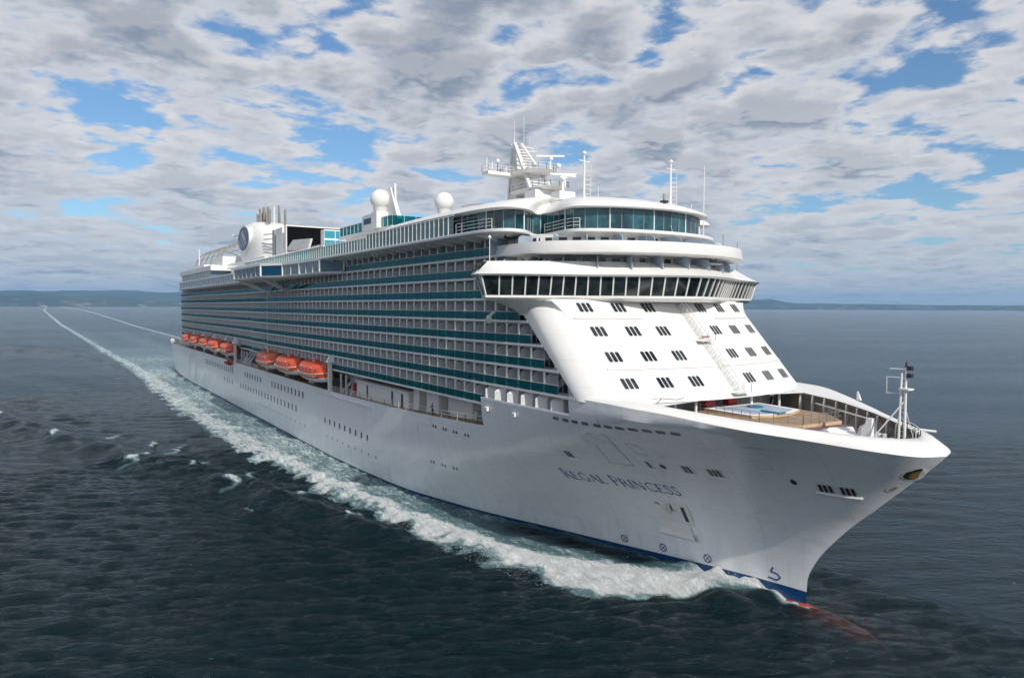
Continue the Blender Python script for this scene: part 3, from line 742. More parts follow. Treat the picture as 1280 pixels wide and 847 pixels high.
# dark interior and roof
mb = MB(); mb.loft([ring(fl, -.5, 34.0), ring(fl, .2, 36.3)], 'dark', closed=True, cap0=True); bi = mb.build('bridge_interior', bridge)
LEAN = .85
bot = offset(fl, 0.0); top = offset(fl, LEAN)
def v3(p, z): return Vector((p[0], p[1], z))
for i in range(len(fl) - 1):
    a, b, c, d = v3(bot[i], 33.98), v3(bot[i + 1], 33.98), v3(top[i + 1], 36.32), v3(top[i], 36.32)
    mb = MB(); mb.face([a, b, c, d], 'window'); wnd = mb.build('bridge_window', bridge)
    mb = MB(); mb.bar(v3(offset(fl, .05)[i], 33.98), v3(offset(fl, LEAN + .05)[i], 36.32), .17, 'white'); mb.build('mullion', bridge)
# sloping parapet over the bridge = front of the deck above
par = MB()
def topring(k, d, z):
    q = offset(fl, d); return [(284.0, -18.2, z)] + [(x * (1 - k) + k * (296.6 - .0175 * y * y), y * (1 - .02 * k), z) for x, y in q] + [(284.0, 18.2, z)]
par.loft([ring(fl, LEAN - .3, 36.25), ring(fl, LEAN + .45, 36.30), ring(fl, LEAN + .62, 36.48), topring(.15, LEAN + .35, 36.75), topring(1, -.15, 38.1), topring(1, -.35, 38.14), topring(1, -.5, 38.05), topring(1, -.6, 36.9)], 'white', closed=True, cap1=True)
para = par.build('bridge_roof', bridge, smooth=45)
mb = MB(); mb.box(286.9, 287.7, -23.9, -23.2, 37.2, 37.6, 'dark'); mb.box(287.3, 287.9, -24.5, -24.0, 36.75, 37.1, 'dark'); mb.build('docking_lamp', para)
for s_ in (-1,):
    mb = MB(); mb.path([(285, -19.6, 33.3), (285, -19.6, 32.2), (285, -20.2, 31.7)], .18, 'white'); mb.tube((285, -20.1, 31.9), (285.05, -20.9, 31.25), .2, .2, 'white', 8); mb.tube((285.0, -20.7, 31.35), (285.7, -21.1, 30.9), .32, .42, 'white', 12)
    mb.build('floodlight', bridge)
# curved brackets under the wing, where the front wall flares out to carry the bridge
for s_ in (-1, 1):
    mb = MB(); rings = []
    for k in range(9):
        t = k / 8; z = 31.6 + 1.75 * t; push = (1 - math.cos(t * math.pi / 2))
        rings.append([(face_x(-18, 31.6) - 1.9 * t * 0.6 - 3 + 0 * push, s_ * (17.9 + 3.2 * push), z), (face_x(-18, z) - .6 + .3 * push, s_ * (18.0 + 2.6 * push), z), (face_x(-15.6, z) - .1 + .2 * push, s_ * (15.9 + 1.0 * push), z), (face_x(-14, z) + .01, s_ * 14, z)])
    mb.loft(rings, 'white', closed=False); mb.build('bridge_bracket', bridge, smooth=60)

# ------------------------------------------------------------------ the tiers above the bridge
def sym(pts): return [(x, -y) for x, y in pts] + [(x, y) for x, y in pts[::-1][1:]]
# tier just above the bridge: recessed cabin fronts
B1 = sym(smooth_pts([(279, 18.0), (288, 18.2), (292.3, 17.3), (295.3, 14.2), (297.8, 10.8), (299.4, 6.8), (300.2, 3), (300.3, 0)], 2))
def shrink(dx, sy, z, xb=262): q = [(x - dx, y * sy) for x, y in B1]; return [(xb, q[0][1], z)] + [(x, y, z) for x, y in q] + [(xb, q[-1][1], z)]
def wall_ring(pts, d, z, xb=262): q = offset(pts, d); return [(xb, q[0][1], z)] + [(x, y, z) for x, y in q] + [(xb, q[-1][1], z)]
mb = MB(); mb.loft([shrink(4.2, .88, 36.6), shrink(4.2, .88, 38.97)], 'cabin_wall', True, False, True); t0 = mb.build('cabin_front', ship)
mb = MB(); mb.loft([shrink(6.6, .84, 39.4), shrink(6.6, .84, 41.85)], 'cabin_wall', True, False, True); t1 = mb.build('cabin_front', ship)
mb = MB(); mb.loft([wall_ring(B1, -4.5, 38.95), wall_ring(B1, -.25, 39.0), wall_ring(B1, -.02, 39.1), wall_ring(B1, 0, 39.2), wall_ring(B1, -.25, 40.5), wall_ring(B1, -.4, 40.5), wall_ring(B1, -.2, 39.35), wall_ring(B1, -4.5, 39.35)], 'white', True, True, True)
mb.build('balcony_parapet', ship, smooth=40)
for par_, z0, dx_, sy_, dep in ((t0, 36.6, 4.2, .88, 2.6), (t1, 39.36, 6.6, .84, 3.6)):
    q = resample([(x - dx_, y * sy_) for x, y in B1 if x > 286], 26)
    for i in range(1, 26):
        (xa, ya), (xb, yb) = q[i - 1], q[i]; cxm = Vector((xa, ya, 0)); t = Vector((xb - xa, yb - ya, 0)).normalized(); nn = Vector((t.y, -t.x, 0))
        if True:
            mb = MB(); p0 = cxm + t * .2 + nn * .05; p1 = cxm + t * 1.25 + nn * .05
            mb.face([(p0.x, p0.y, z0 + .1), (p1.x, p1.y, z0 + .1), (p1.x, p1.y, z0 + 2.1), (p0.x, p0.y, z0 + 2.1)], 'window'); mb.build('sliding_door', par_)
        if i % 2 == 0:
            mb = MB(); a = cxm + nn * .1; b_ = cxm + nn * dep
            H = 2.25; prof = [(0, 0), (1, 0), (1, H - .55), (.93, H - .25), (.8, H - .08), (.66, H), (0, H)]
            pr = [a.lerp(b_, s_) + Vector((0, 0, z0 + zz)) for s_, zz in prof]; th = t * .06
            mb.prism([p - th for p in pr], [p + th for p in pr], 'divider_glass'); mb.build('balcony_partition', par_)
# lido deck slab with its outspread corner and the notch
SLS = [(219, 21.2), (275, 21.2), (281, 21.15), (284.5, 20.9), (286.7, 19.8), (287.3, 17.8), (286.2, 15.6), (282.3, 12.0), (284, 11.5), (289, 12.6), (291.5, 12.4), (293.0, 10.6), (294.5, 7.5), (295.3, 4), (295.6, 0)]
SL = sym(smooth_pts(SLS, 1))
mb = MB(); rg = lambda d, z: [(x, y, z) for x, y in offset(SL, d)]
mb.loft([rg(-3.0, 41.45), rg(-.5, 41.83), rg(-.05, 41.92), rg(0, 42.1), rg(-.05, 42.32), rg(-.3, 42.34)], 'white', True, True, True)
slab = mb.build('lido_deck', ship, smooth=40)
for X in range(222, 284, 4):
    ribs = MB(); ribs.prism([(X, -17.9, 41.75), (X, -20.9, 41.75), (X, -20.9, 41.68), (X, -17.9, 41.1)], [(X + .25, -17.9, 41.75), (X + .25, -20.9, 41.75), (X + .25, -20.9, 41.68), (X + .25, -17.9, 41.1)], 'white'); ribs.build('deck_bracket', slab)
# upper glazed lounge and its swept roof
WL = sym(smooth_pts([(262, 18.8), (275, 18.8), (281, 18.7), (284.2, 17.8), (285.0, 16.2), (284.2, 14.5), (280.6, 11.0), (283, 10.4), (288, 11.3), (290.2, 10.9), (291.8, 9.0), (293.2, 6), (293.9, 3), (294.2, 0)], 1))
q = resample([p for p in WL], 66)
mb = MB(); mb.loft([[(x, y, 42.35) for x, y in offset(WL, -.25)], [(x, y, 45.2) for x, y in offset(WL, -.25)]], 'blue_window', True, False, False); lounge = mb.build('lounge_wall', ship)
for i in range(66):
    (xa, ya), (xb, yb) = q[i], q[i + 1]
    mb = MB(); mb.face([(xa, ya, 42.45), (xb, yb, 42.45), (xb, yb, 45.1), (xa, ya, 45.1)], 'teal_window'); w_ = mb.build('lounge_window', lounge)
    mb = MB(); mb.bar((xa, ya, 42.35), (xa, ya, 45.15), .15 if i % 4 == 0 else .07, 'white' if i % 4 == 0 else 'grey'); mb.build('mullion', lounge)
RO = sym(smooth_pts([(240, 11.0), (243, 17.5), (249, 20.0), (262, 20.6), (275, 20.4), (282, 19.9), (285.6, 18.5), (286.1, 16.4), (285.0, 14.2), (281.3, 11.0), (284, 10.6), (289, 11.9), (291.3, 11.5), (292.8, 9.5), (294.3, 6), (294.9, 3), (295.2, 0)], 2))
def roof_ring(k, z):
    o = []
    for x, y in RO:
        # draw in towards a spine at Y=0, X<=280
        sx = min(x, 276); o.append((x + (sx - x) * k, y * (1 - k * .97), z))
    return o
mb = MB()
mb.loft([roof_ring(0.0, 45.06), roof_ring(-.004, 45.2), roof_ring(.015, 45.55), roof_ring(.06, 45.95), roof_ring(.14, 46.45), roof_ring(.26, 46.95), roof_ring(.42, 47.5), roof_ring(.62, 47.95), roof_ring(.8, 48.15), roof_ring(1.0, 48.25)], 'white', True, True, True)
roof = mb.build('lounge_roof', ship, smooth=30)
for y0, y1, x0, x1 in ((-3, -9, 277, 289), (3, 8.5, 277, 289), (-12, -17, 262, 281)):
    mb = MB(); P = []
    for k in range(9):
        t = k / 8; P.append((x0 + (x1 - x0) * t, y0 + (y1 - y0) * t, 48.3 - 2.2 * t ** 1.3))
    mb.path(P, .22, 'offwhite'); mb.build('roof_rib', roof)
# railings on the slab front
def rail_obj(pts, h=1.1, step=1.4, bars=3, w=.06, parent=ship, name='railing'):
    mb = MB(); mb.rail(pts, h, step=step, bars=bars, w=w); return mb.build(name, parent)
o_ = offset(SL, -.35)
sb = [(x, y, 42.34) for x, y in o_ if y < 0]
rail_obj([p for p in sb if 275 < p[0] < 285.2 and p[1] < -19.8], 1.3, 1.3, 3, .07)
rail_obj([p for p in sb if p[0] > 283.5 and p[1] > -12.9][:6], 1.3, 1.3, 3, .07)
# windscreens along the lido edge
xs_ = [219 + 1.45 * k for k in range(39)]
for i, X in enumerate(xs_):
    hgt = 2.55 if X > 243 else 2.0
    mb = MB(); mb.box(X, X + 1.38, -20.72, -20.69, 42.36, 42.34 + hgt, 'screen_glass'); g_ = mb.build('windscreen', ship)
    mb = MB(); mb.box(X - .05, X + .05, -20.82, -20.66, 42.34, 42.4 + hgt, 'white'); mb.box(X, X + 1.45, -20.78, -20.66, 42.3 + hgt, 42.42 + hgt, 'white'); mb.build('frame', g_)

# ------------------------------------------------------------------ aft part of the upper decks
# enclosed gallery that swells out over the balconies, then the sea walk, then the stern tiers
G1 = [(225, 18.0), (219, 21.0), (206, 21.3), (196, 22.2), (190, 25.6), (163, 25.8), (157, 22.2), (150, 20.6), (27, 20.0)]
def gal(z, d): return [(x, -(y + d), z) for x, y in G1]
mb = MB()
def strip(z0, z1, d0, d1, mt, nm, parent=ship):
    m_ = MB(); m_.loft([gal(z0, d0), gal(z1, d1)], mt, closed=False); return m_.build(nm, parent)
m_ = MB(); m_.loft([[(x, -16.0, 38.9) for x, y in G1], gal(38.95, -1.2), gal(39.05, .1), gal(39.45, .25), gal(39.5, .05), gal(39.5, -.2)], 'white', closed=False)
gallery = m_.build('gallery_floor', ship, smooth=30)
m_ = MB(); m_.loft([gal(41.75, -.2), gal(41.8, .2), gal(42.3, .2), gal(42.32, -.1), [(x, -10.0, 42.32) for x, y in G1]], 'white', closed=False); m_.build('gallery_roof', gallery)
names = ['gallery_glass', 'gallery_glass', 'gallery_glass', 'blue_window', 'blue_window', 'blue_window', 'grey_window', 'grey_window']
for (a, b), mt in zip(zip(G1[:-1], G1[1:]), names):
    L = math.hypot(b[0] - a[0], b[1] - a[1]); n = max(1, int(L / 4.2))
    for k in range(n):
        p = [a[i] + (b[i] - a[i]) * k / n for i in (0, 1)]; q2 = [a[i] + (b[i] - a[i]) * (k + 1) / n for i in (0, 1)]
        m_ = MB(); m_.face([(p[0], -p[1], 39.5), (q2[0], -q2[1], 39.5), (q2[0], -q2[1], 41.78), (p[0], -p[1], 41.78)], mt)
        m_.bar((p[0], -p[1] - .03, 39.5), (p[0], -p[1] - .03, 41.78), .16 if k else .4, 'white_steel' if k else 'white'); m_.build('gallery_window', gallery)
for X, dx in ((165, 2.5), (188, -2.5)):
    m_ = MB(); m_.bar((X, -25.0, 38.9), (X + dx, -18.0, 35.9), .55, 'white'); m_.bar((X - 3, -22.0, 38.9), (X + dx, -18.0, 35.9), .35, 'white'); m_.build('sea_walk_strut', gallery)
m_ = MB(); m_.box(150, 219, -20.2, -20.1, 42.34, 44.6, 'screen_glass')
for k in range(46): X = 150 + 1.5 * k; m_.box(X - .06, X + .06, -20.3, -20.05, 42.34, 44.9, 'white')
m_.box(150, 219, -20.3, -20.05, 44.6, 44.75, 'white'); m_.build('windscreen', ship)
m_ = MB(); m_.box(196, 219, -19, -10, 42.33, 42.5, 'white'); m_.build('upper_deck', ship)
# open decks filling the middle
m_ = MB(); m_.box(28, 276, -17.5, 17.5, 41.5, 42.3, 'white'); m_.build('sun_deck', ship)
m_ = MB(); m_.box(98, 215, -13.5, 13.5, 42.35, 45.3, 'cabin_wall'); m_.box(96, 217, -14.5, 14.5, 45.3, 45.6, 'white'); up = m_.build('pool_deckhouse', ship)
m_ = MB(); m_.rail([(98, -14.3, 45.6), (215, -14.3, 45.6)], 1.1, step=3, bars=3, w=.07); m_.build('railing', up)
# stern tiers
m_ = MB(); m_.box(27, 92, -18.9, 18.9, 42.33, 44.9, 'grey_window'); m_.box(25, 94, -19.4, 19.4, 44.9, 46.6, 'white'); st = m_.build('stern_tier', ship)
for k in range(22): m_ = MB(); X = 27.5 + 3 * k; m_.box(X - .12, X + .12, -19.02, -18.9, 42.33, 44.9, 'white_steel'); m_.build('mullion', st)
m_ = MB(); m_.box(29, 70, -17.5, 17.5, 45.5, 48.0, 'white'); m_.box(56, 76, -12, 12, 45.5, 51.0, 'white'); m_.box(60, 132, -10.5, 10.5, 42.3, 48.0, 'white'); m_.build('stern_deckhouse', ship)
m_ = MB(); m_.box(8.5, 27, -14.2, 14.2, 15, 38.9, 'soffit'); 
for z in LV[:]: m_.box(3, 8.5, -14.8, 14.8, z - .3, z, 'white')
m_.box(12, 27, -17.5, 17.5, 39.3, 41.9, 'cabin_wall'); m_.box(18, 27, -16, 16, 42, 45, 'cabin_wall'); m_.box(10, 25, -18, 18, 42, 42.3, 'white'); m_.build('stern_block', ship)
# sports court hoops and net
m_ = MB()
for X in (10, 22, 34, 46, 58, 66):
    P = [(X + 6 * math.sin(a) * 0, -11 * math.cos(a), 47.8 + 10.0 * math.sin(a) ** .8) for a in [math.pi * k / 16 for k in range(17)]]; m_.path(P, .5, 'steel_pipe')
for a in [math.pi * k / 8 for k in range(1, 8)]: m_.bar((10, -11 * math.cos(a), 47.8 + 10 * math.sin(a) ** .8), (66, -11 * math.cos(a), 47.8 + 10 * math.sin(a) ** .8), .16, 'grey')
m_.box(10, 46, -11.6, -11.4, 45.4, 48.2, 'grey'); m_.box(24, 24.4, -11.8, -11.4, 45, 57, 'offwhite')
m_.build('sports_court_net', ship)
# funnel
m_ = MB(); rings = []
for z, xa, xb, yw in ((45.6, 82, 126, 9), (50, 80, 124, 8.8), (54, 78.5, 120, 8.8), (57.5, 79, 113, 8.8), (60, 82, 107, 8.2), (61.4, 86.0, 103, 7.0), (62.0, 89, 100, 5.6)):
    rings.append([((xa + xb) / 2 + (xb - xa) / 2 * math.copysign(abs(math.cos(a)) ** .8, math.cos(a)), yw * math.copysign(abs(math.sin(a)) ** .7, math.sin(a)), z) for a in [2 * math.pi * k / 32 for k in range(32)]])
m_.loft(rings, 'white', True, False, True); funnel = m_.build('funnel', ship, smooth=50)
for i in range(4):
    m_ = MB(); 
    for a0, a1 in ((-.2, .75), (.85, 1.8)): pass
    z = 51 + 1.6 * i; m_.path([(104.5 + 24.6 * math.cos(a), -8.9 * math.sin(a) * 1.0, z) for a in [R(5 + 10 * k) for k in range(6)]], .35, 'soffit'); m_.build('louvre', funnel)
for i, (dx, dy, h_, rr, mt) in enumerate([(random.uniform(-6, 9), random.uniform(-4.2, 4.2), random.uniform(2.5, 5.6), random.uniform(.28, .5), random.choice(['steel_pipe', 'steel_pipe', 'offwhite'])) for _ in range(22)]):
    m_ = MB(); m_.tube((95 + dx * 1.3, dy, 61), (95 + dx * 1.3, dy, 63.2 + h_ * 1.15 * (1 - abs(dx - 2) / 16)), rr, rr * .9, mt, 10); m_.build('exhaust_pipe', funnel)
# round emblem on the funnel side: dark blue disc, pale ring and streaming white strokes
def disc(mb, c, rx, rz, mt, y): mb.face([(c[0] + rx * math.cos(a), y, c[1] + rz * math.sin(a)) for a in [2 * math.pi * k / 28 for k in range(28)]], mt)
m_ = MB(); C0 = (98.0, 55.9); disc(m_, C0, 8.6, 4.5, 'white_steel', -9.3); disc(m_, C0, 7.8, 4.0, 'blue_paint', -9.33)
m_.prism([(C0[0] + 8.6 * math.cos(a), -9.3, C0[1] + 4.5 * math.sin(a)) for a in [2 * math.pi * k / 28 for k in range(28)]], [(C0[0] + 8.6 * math.cos(a), -7.0, C0[1] + 4.5 * math.sin(a)) for a in [2 * math.pi * k / 28 for k in range(28)]], 'white_steel', cap=False)
for k, (xo, amp, w_) in enumerate(((-4.6, .9, .6), (-2.8, 1.3, .8), (-.8, 1.4, 1.0), (1.2, 1.3, .8), (3.0, 1.1, .6), (4.6, .7, .5))):
    pts = []
    for s_ in range(11):
        t = s_ / 10 * 2 - 1; zz = C0[1] + t * 3.0 * math.sqrt(max(.1, 1 - (xo / 6) ** 2)); xx = C0[0] + xo + 1.2 * t + amp * math.sin(3.2 * t + k); pts.append((xx, zz))
    for (x0, z0_), (x1, z1_) in zip(pts[:-1], pts[1:]): m_.face([(x0 - w_ / 2, -9.36 - .003 * k, z0_), (x0 + w_ / 2, -9.36 - .003 * k, z0_), (x1 + w_ / 2, -9.36 - .003 * k, z1_), (x1 - w_ / 2, -9.36 - .003 * k, z1_)], 'white_steel')
m_.build('funnel_emblem', funnel)
m_ = MB(); m_.bar((82, -3, 60.0), (52, -3, 60.6), .4, 'offwhite'); m_.bar((52, -3, 60.6), (50, -3, 61.8), .25, 'offwhite'); m_.build('funnel_arm', funnel)
# movie screen facing aft, seen from its dark back, with tower and slanted hood beside it
m_ = MB(); m_.box(152, 153.6, -9.4, 8.0, 48.0, 55.3, 'black_screen'); m_.box(151.6, 153.3, -9.7, 8.3, 47.6, 55.7, 'white')
scrn = m_.build('movie_screen', ship)
m_ = MB(); m_.box(142, 149, -9.6, -3, 45.6, 55.4, 'white'); m_.box(138, 140, -9.6, -3, 45.6, 55.4, 'grey'); m_.build('screen_tower', ship)
m_ = MB(); p_ = [(163, -12.5, 47.6), (183, -12.5, 46.8), (181, -11.2, 49.6), (165.5, -11.2, 50.4)]
m_.prism(p_, [(x, y + .6, z) for x, y, z in p_], 'soffit')
hood = m_.build('slanted_hood', ship)
m_ = MB(); m_.box(160, 186, -11, 11, 45.6, 47.4, 'white'); m_.build('pool_house', ship)
# two-storey teal glass gallery
m_ = MB(); m_.box(184, 186.6, -9.5, 10.5, 45.6, 51.5, 'white'); tg = m_.build('glass_gallery', ship)
for zz in (47.1, 49.4):
    for k in range(7):
        m_ = MB(); y0 = -9.4 + 2.8 * k; m_.box(186.6, 186.68, y0, y0 + 2.6, zz, zz + 1.8, 'sky_glass'); m_.build('pane', tg)
# radome tower
m_ = MB(); m_.box(198, 222, -8, 8, 45.6, 48.4, 'white'); m_.box(206, 220, -7, 7, 42.4, 45.6, 'cabin_wall')
pts = [(194, -8.5), (226, -8.5), (226, 8.5), (194, 8.5)]
m_.prism([(x, y, 48.4) for x, y in pts], [(x + (1 if x < 200 else 0), y, 49.0) for x, y in pts], 'white'); tower = m_.build('radome_tower', ship)
m_ = MB()
for k in range(13): X = 195 + 2.4 * k; m_.box(X, X + 2.3, -8.4, -8.35, 49.0, 51.0, 'teal_glass'); m_.bar((X, -8.42, 49), (X, -8.42, 51.1), .1, 'white')
m_.box(195, 226, -8.45, -8.33, 51.0, 51.12, 'white')
for k in range(6): y0 = -8.3 + 2.6 * k; m_.box(226.0, 226.05, y0, y0 + 2.5, 49.0, 51.0, 'teal_glass'); m_.bar((226, y0, 49), (226, y0, 51.1), .1, 'white')
m_.build('glass_rail', tower)
m_ = MB(); m_.box(211, 218, -9, -5.5, 49, 52.2, 'white'); m_.box(218.0, 218.05, -8.4, -6.2, 50, 51.6, 'blue_window'); m_.box(212, 217, -9.05, -9.0, 50.2, 51.4, 'blue_window'); m_.build('radome_house', tower)
def radome(x, y, z, rr, zb):
    m2 = MB(); m2.tube((x, y, z - rr * 1.25), (x, y, z - rr * .8), rr * .6, rr * .75, 'white', 20); m2.box(x - rr * .7, x + rr * .7, y - rr * .7, y + rr * .7, zb, z - rr * 1.25, 'white'); m2.sphere((x, y, z), rr, 'white', 32, 20, z0=-.97); return m2.build('radome', ship, smooth=50)
radome(219.0, -8, 54.95, 2.15, 49); radome(232.5, 0, 53.5, 1.95, 46)
m_ = MB(); m_.prism([(218.5, -6.9, 49), (226.2, -6.9, 49), (221.6, -6.9, 57.2), (220.8, -6.9, 57.4)], [(218.5, -5.9, 49), (226.2, -5.9, 49), (221.6, -6.3, 57.2), (220.8, -6.3, 57.4)], 'white'); m_.bar((223.0, -6.4, 54.5), (222.8, -6.4, 57.9), .4, 'white'); m_.build('tower_fin', tower)
# main mast
m_ = MB()
A = [(256.2, 0, 0)]
# raked A-frame: two converging legs leaning aft as they rise, with a closed back
def mast_quad(z): t = (z - 48.2) / 12.2; return [(262.0 - 4.0 * t - 0, -2.6 + 2.1 * t), (262.0 - 4.0 * t, 2.6 - 2.1 * t), (258.8 - 1.6 * t, 2.2 - 1.8 * t), (258.8 - 1.6 * t, -2.2 + 1.8 * t)]
zz = [48.2, 51, 54, 57, 59.6]
m_.loft([[(x, y, z) for x, y in mast_quad(z)] for z in zz[:5]], 'offwhite', True)
for s_ in (-1, 1):
    m_.bar((268.5, s_ * 2.9, 48.2), (258.2, s_ * .6, 60.6), .5, 'white'); m_.bar((258.6, s_ * 2.3, 48.2), (257.2, s_ * .5, 60.0), .36, 'white')
    m_.bar((270.6, s_ * 4.2, 48.0), (267.0, s_ * 1.8, 51.6), .34, 'white')
for z in [49 + .55 * k for k in range(20)]:
    t = (z - 48.2) / 12.4; m_.bar((268.5 - 10.3 * t, -(2.9 - 2.3 * t), z), (268.5 - 10.3 * t, 2.9 - 2.3 * t, z), .16, 'white_steel')
mast = m_.build('main_mast', ship); mast.location = (1.3, 0, -.6)
def platform(z, x0, x1, y0, y1, nm='mast_platform'):
    m2 = MB(); n = 20; ringp = [((x0 + x1) / 2 + (x1 - x0) / 2 * math.copysign(abs(math.cos(a)) ** .6, math.cos(a)), (y0 + y1) / 2 + (y1 - y0) / 2 * math.copysign(abs(math.sin(a)) ** .6, math.sin(a))) for a in [2 * math.pi * k / n for k in range(n)]]
    c_ = ((x0 + x1) / 2, (y0 + y1) / 2)
    m2.prism([(c_[0] + (x - c_[0]) * .8, c_[1] + (y - c_[1]) * .8, z - .45) for x, y in ringp], [(x, y, z) for x, y in ringp], 'white')
    m2.rail([(x, y, z) for x, y in ringp + ringp[:1]], 1.0, step=9, bars=2, w=.05); return m2.build(nm, mast)
platform(52.0, 258.5, 270.0, -3.1, 3.3); platform(55.2, 257.5, 266.5, -3, 3.2)
m_ = MB(); m_.box(258.6, 260.6, -7.2, -2.0, 54.6, 55.1, 'white'); m_.rail([(260.6, -2.2, 55.1), (260.6, -7.2, 55.1), (258.6, -7.2, 55.1), (258.6, -2.2, 55.1)], 1.0, step=1.2, bars=2, w=.05)
for y, h_ in ((-6.9, 2.2), (-5.9, 1.6), (-3.2, 1.3)): m_.bar((259.6, y, 55.1), (259.6, y, 55.1 + h_), .14, 'white')
m_.sphere((259.6, -4.8, 57.0), .35, 'white', 10, 6); m_.bar((259.6, -4.8, 55.1), (259.6, -4.8, 56.8), .1, 'dark'); m_.box(259.2, 260, -4.2, -3.8, 55.1, 55.9, 'grey'); m_.build('mast_yard', mast)
def radar(x, y, z0, z1, w_, ang, nm='radar'):
    m2 = MB(); m2.tube((x, y, z0), (x, y, z1), .16, .14, 'white', 8); m2.box(x - .3, x + .3, y - .3, y + .3, z1 - .5, z1 - .1, 'white')
    d = Vector((math.cos(ang), math.sin(ang), 0)) * w_ / 2; m2.bar(Vector((x, y, z1 + .1)) - d, Vector((x, y, z1 + .1)) + d, .35, 'white', .3); return m2.build(nm, mast)
radar(268.6, 2.2, 52, 54.1, 3.6, R(58)); radar(264.3, 2.4, 55.2, 57.7, 4.6, R(58))
m_ = MB(); m_.sphere((265.2, 3.4, 56.2), .42, 'white', 12, 8); m_.build('satellite_dome', mast)
for x, y, z0, z1, w_ in ((257.6, -.3, 60, 64.5, .08), (257.6, 1.6, 59.5, 65.5, .07), (257.8, 2.6, 59.4, 62, .06), (258.4, -.9, 59.6, 61.4, .12)):
    m_ = MB(); m_.bar((x, y, z0), (x, y, z1), w_, 'white_steel'); m_.build('antenna', mast)
m_ = MB(); m_.bar((257.9, -1.2, 60.4), (257.9, 3.4, 60.3), .16, 'white'); m_.bar((258, 0, 59.2), (258, 4, 59.9), .12, 'white'); m_.build('mast_crosstree', mast)
# radar on its own pedestal, deck house in front of mast
m_ = MB(); m_.box(266.5, 269.5, -3.2, 0.4, 47.6, 50.9, 'white'); m_.build('mast_house', ship)
m_ = MB(); m_.box(271.2, 273.4, -1.4, 1.6, 47.6, 50.3, 'white'); m_.tube((272.3, 0, 50.3), (272.3, 0, 52.4), .24, .2, 'white', 10); m_.tube((272.3, -.3, 52.2), (272.3, .4, 52.9), .5, .3, 'white', 10)
m_.bar((271.2, -1.6, 53.1), (273.2, 1.8, 52.7), .5, 'white', .25); m_.build('radar', ship)
# light masts and whip aerials
def pole(x, y, z0, z1, lad=True, w_=.22, cap=True):
    m2 = MB(); m2.tube((x, y, z0), (x, y, z1), w_, w_ * .6, 'white', 8)
    if cap: m2.sphere((x, y, z1 + .15), .3, 'white', 10, 6)
    if lad:
        m2.bar((x + .2, y + .95, z0 + 2), (x + .2, y + .95, z1 - 1.4), .07, 'white_steel')
        for k in range(int((z1 - z0 - 3) / .6)): m2.bar((x, y, z0 + 2 + .6 * k), (x + .2, y + .95, z0 + 2 + .6 * k), .06, 'white_steel')
        m2.bar((x, y, z0 + 5), (x - 1.6, y - 1.0, z0), .16, 'white'); m2.tube((x, y, z0), (x, y, z0 + .8), .5, .3, 'white', 10); m2.bar((x, y - .9, z1 - .8), (x, y + .9, z1 - .9), .1, 'white')
    return m2.build('signal_pole' if lad else 'whip_antenna', ship)
pole(288, -8.2, 42.35, 52.4); pole(288, 7.3, 42.9, 53.0); pole(288.6, 13.4, 43.1, 53.2, False, .09, False)
pole(288.5, 11, 43, 47.5, False, .06, False); pole(290, -4.0, 42.4, 45.4, False, .1, False); pole(276, 4, 48, 51, False, .05, False)
for x, y, z0, z1 in ((289, -21.5, 37.9, 40.4),): m_ = MB(); m_.bar((286.6, -21.6, 38), (286.6, -21.6, 41.1), .08, 'white'); m_.sphere((286.6, -21.6, 41.1), .22, 'white', 8, 6); m_.build('whip_antenna', ship)
for y, h_ in ((-5.5, 3.4), (1.2, 2.6), (9.6, 4.5), (17.5, 4.2)):
    m_ = MB(); m_.bar((297.5 - .02 * y * y, y, 38), (297.5 - .02 * y * y, y, 38 + h_), .07, 'grey'); m_.build('whip_antenna', ship)
m_ = MB(); 
for y in (4.6, 5.6, 6.6): m_.bar((297.2, y, 37.6), (297.2, y, 39.6), .12, 'steel_pipe')
m_.box(296.8, 297.6, 4.2, 7.2, 38.2, 38.4, 'offwhite'); m_.sphere((297.2, 5.6, 39.7), .3, 'white', 8, 6); m_.build('compass_stand', ship)
m_ = MB(); m_.tube((292.6, 1.6, 45.6), (292.6, 1.6, 47.6), .22, .16, 'grey', 8); m_.box(292.2, 293, 1.2, 2.0, 46.4, 46.7, 'dark'); m_.bar((294.4, 1.4, 42.4), (292.8, 1.5, 46), .12, 'grey'); m_.build('searchlight', ship)

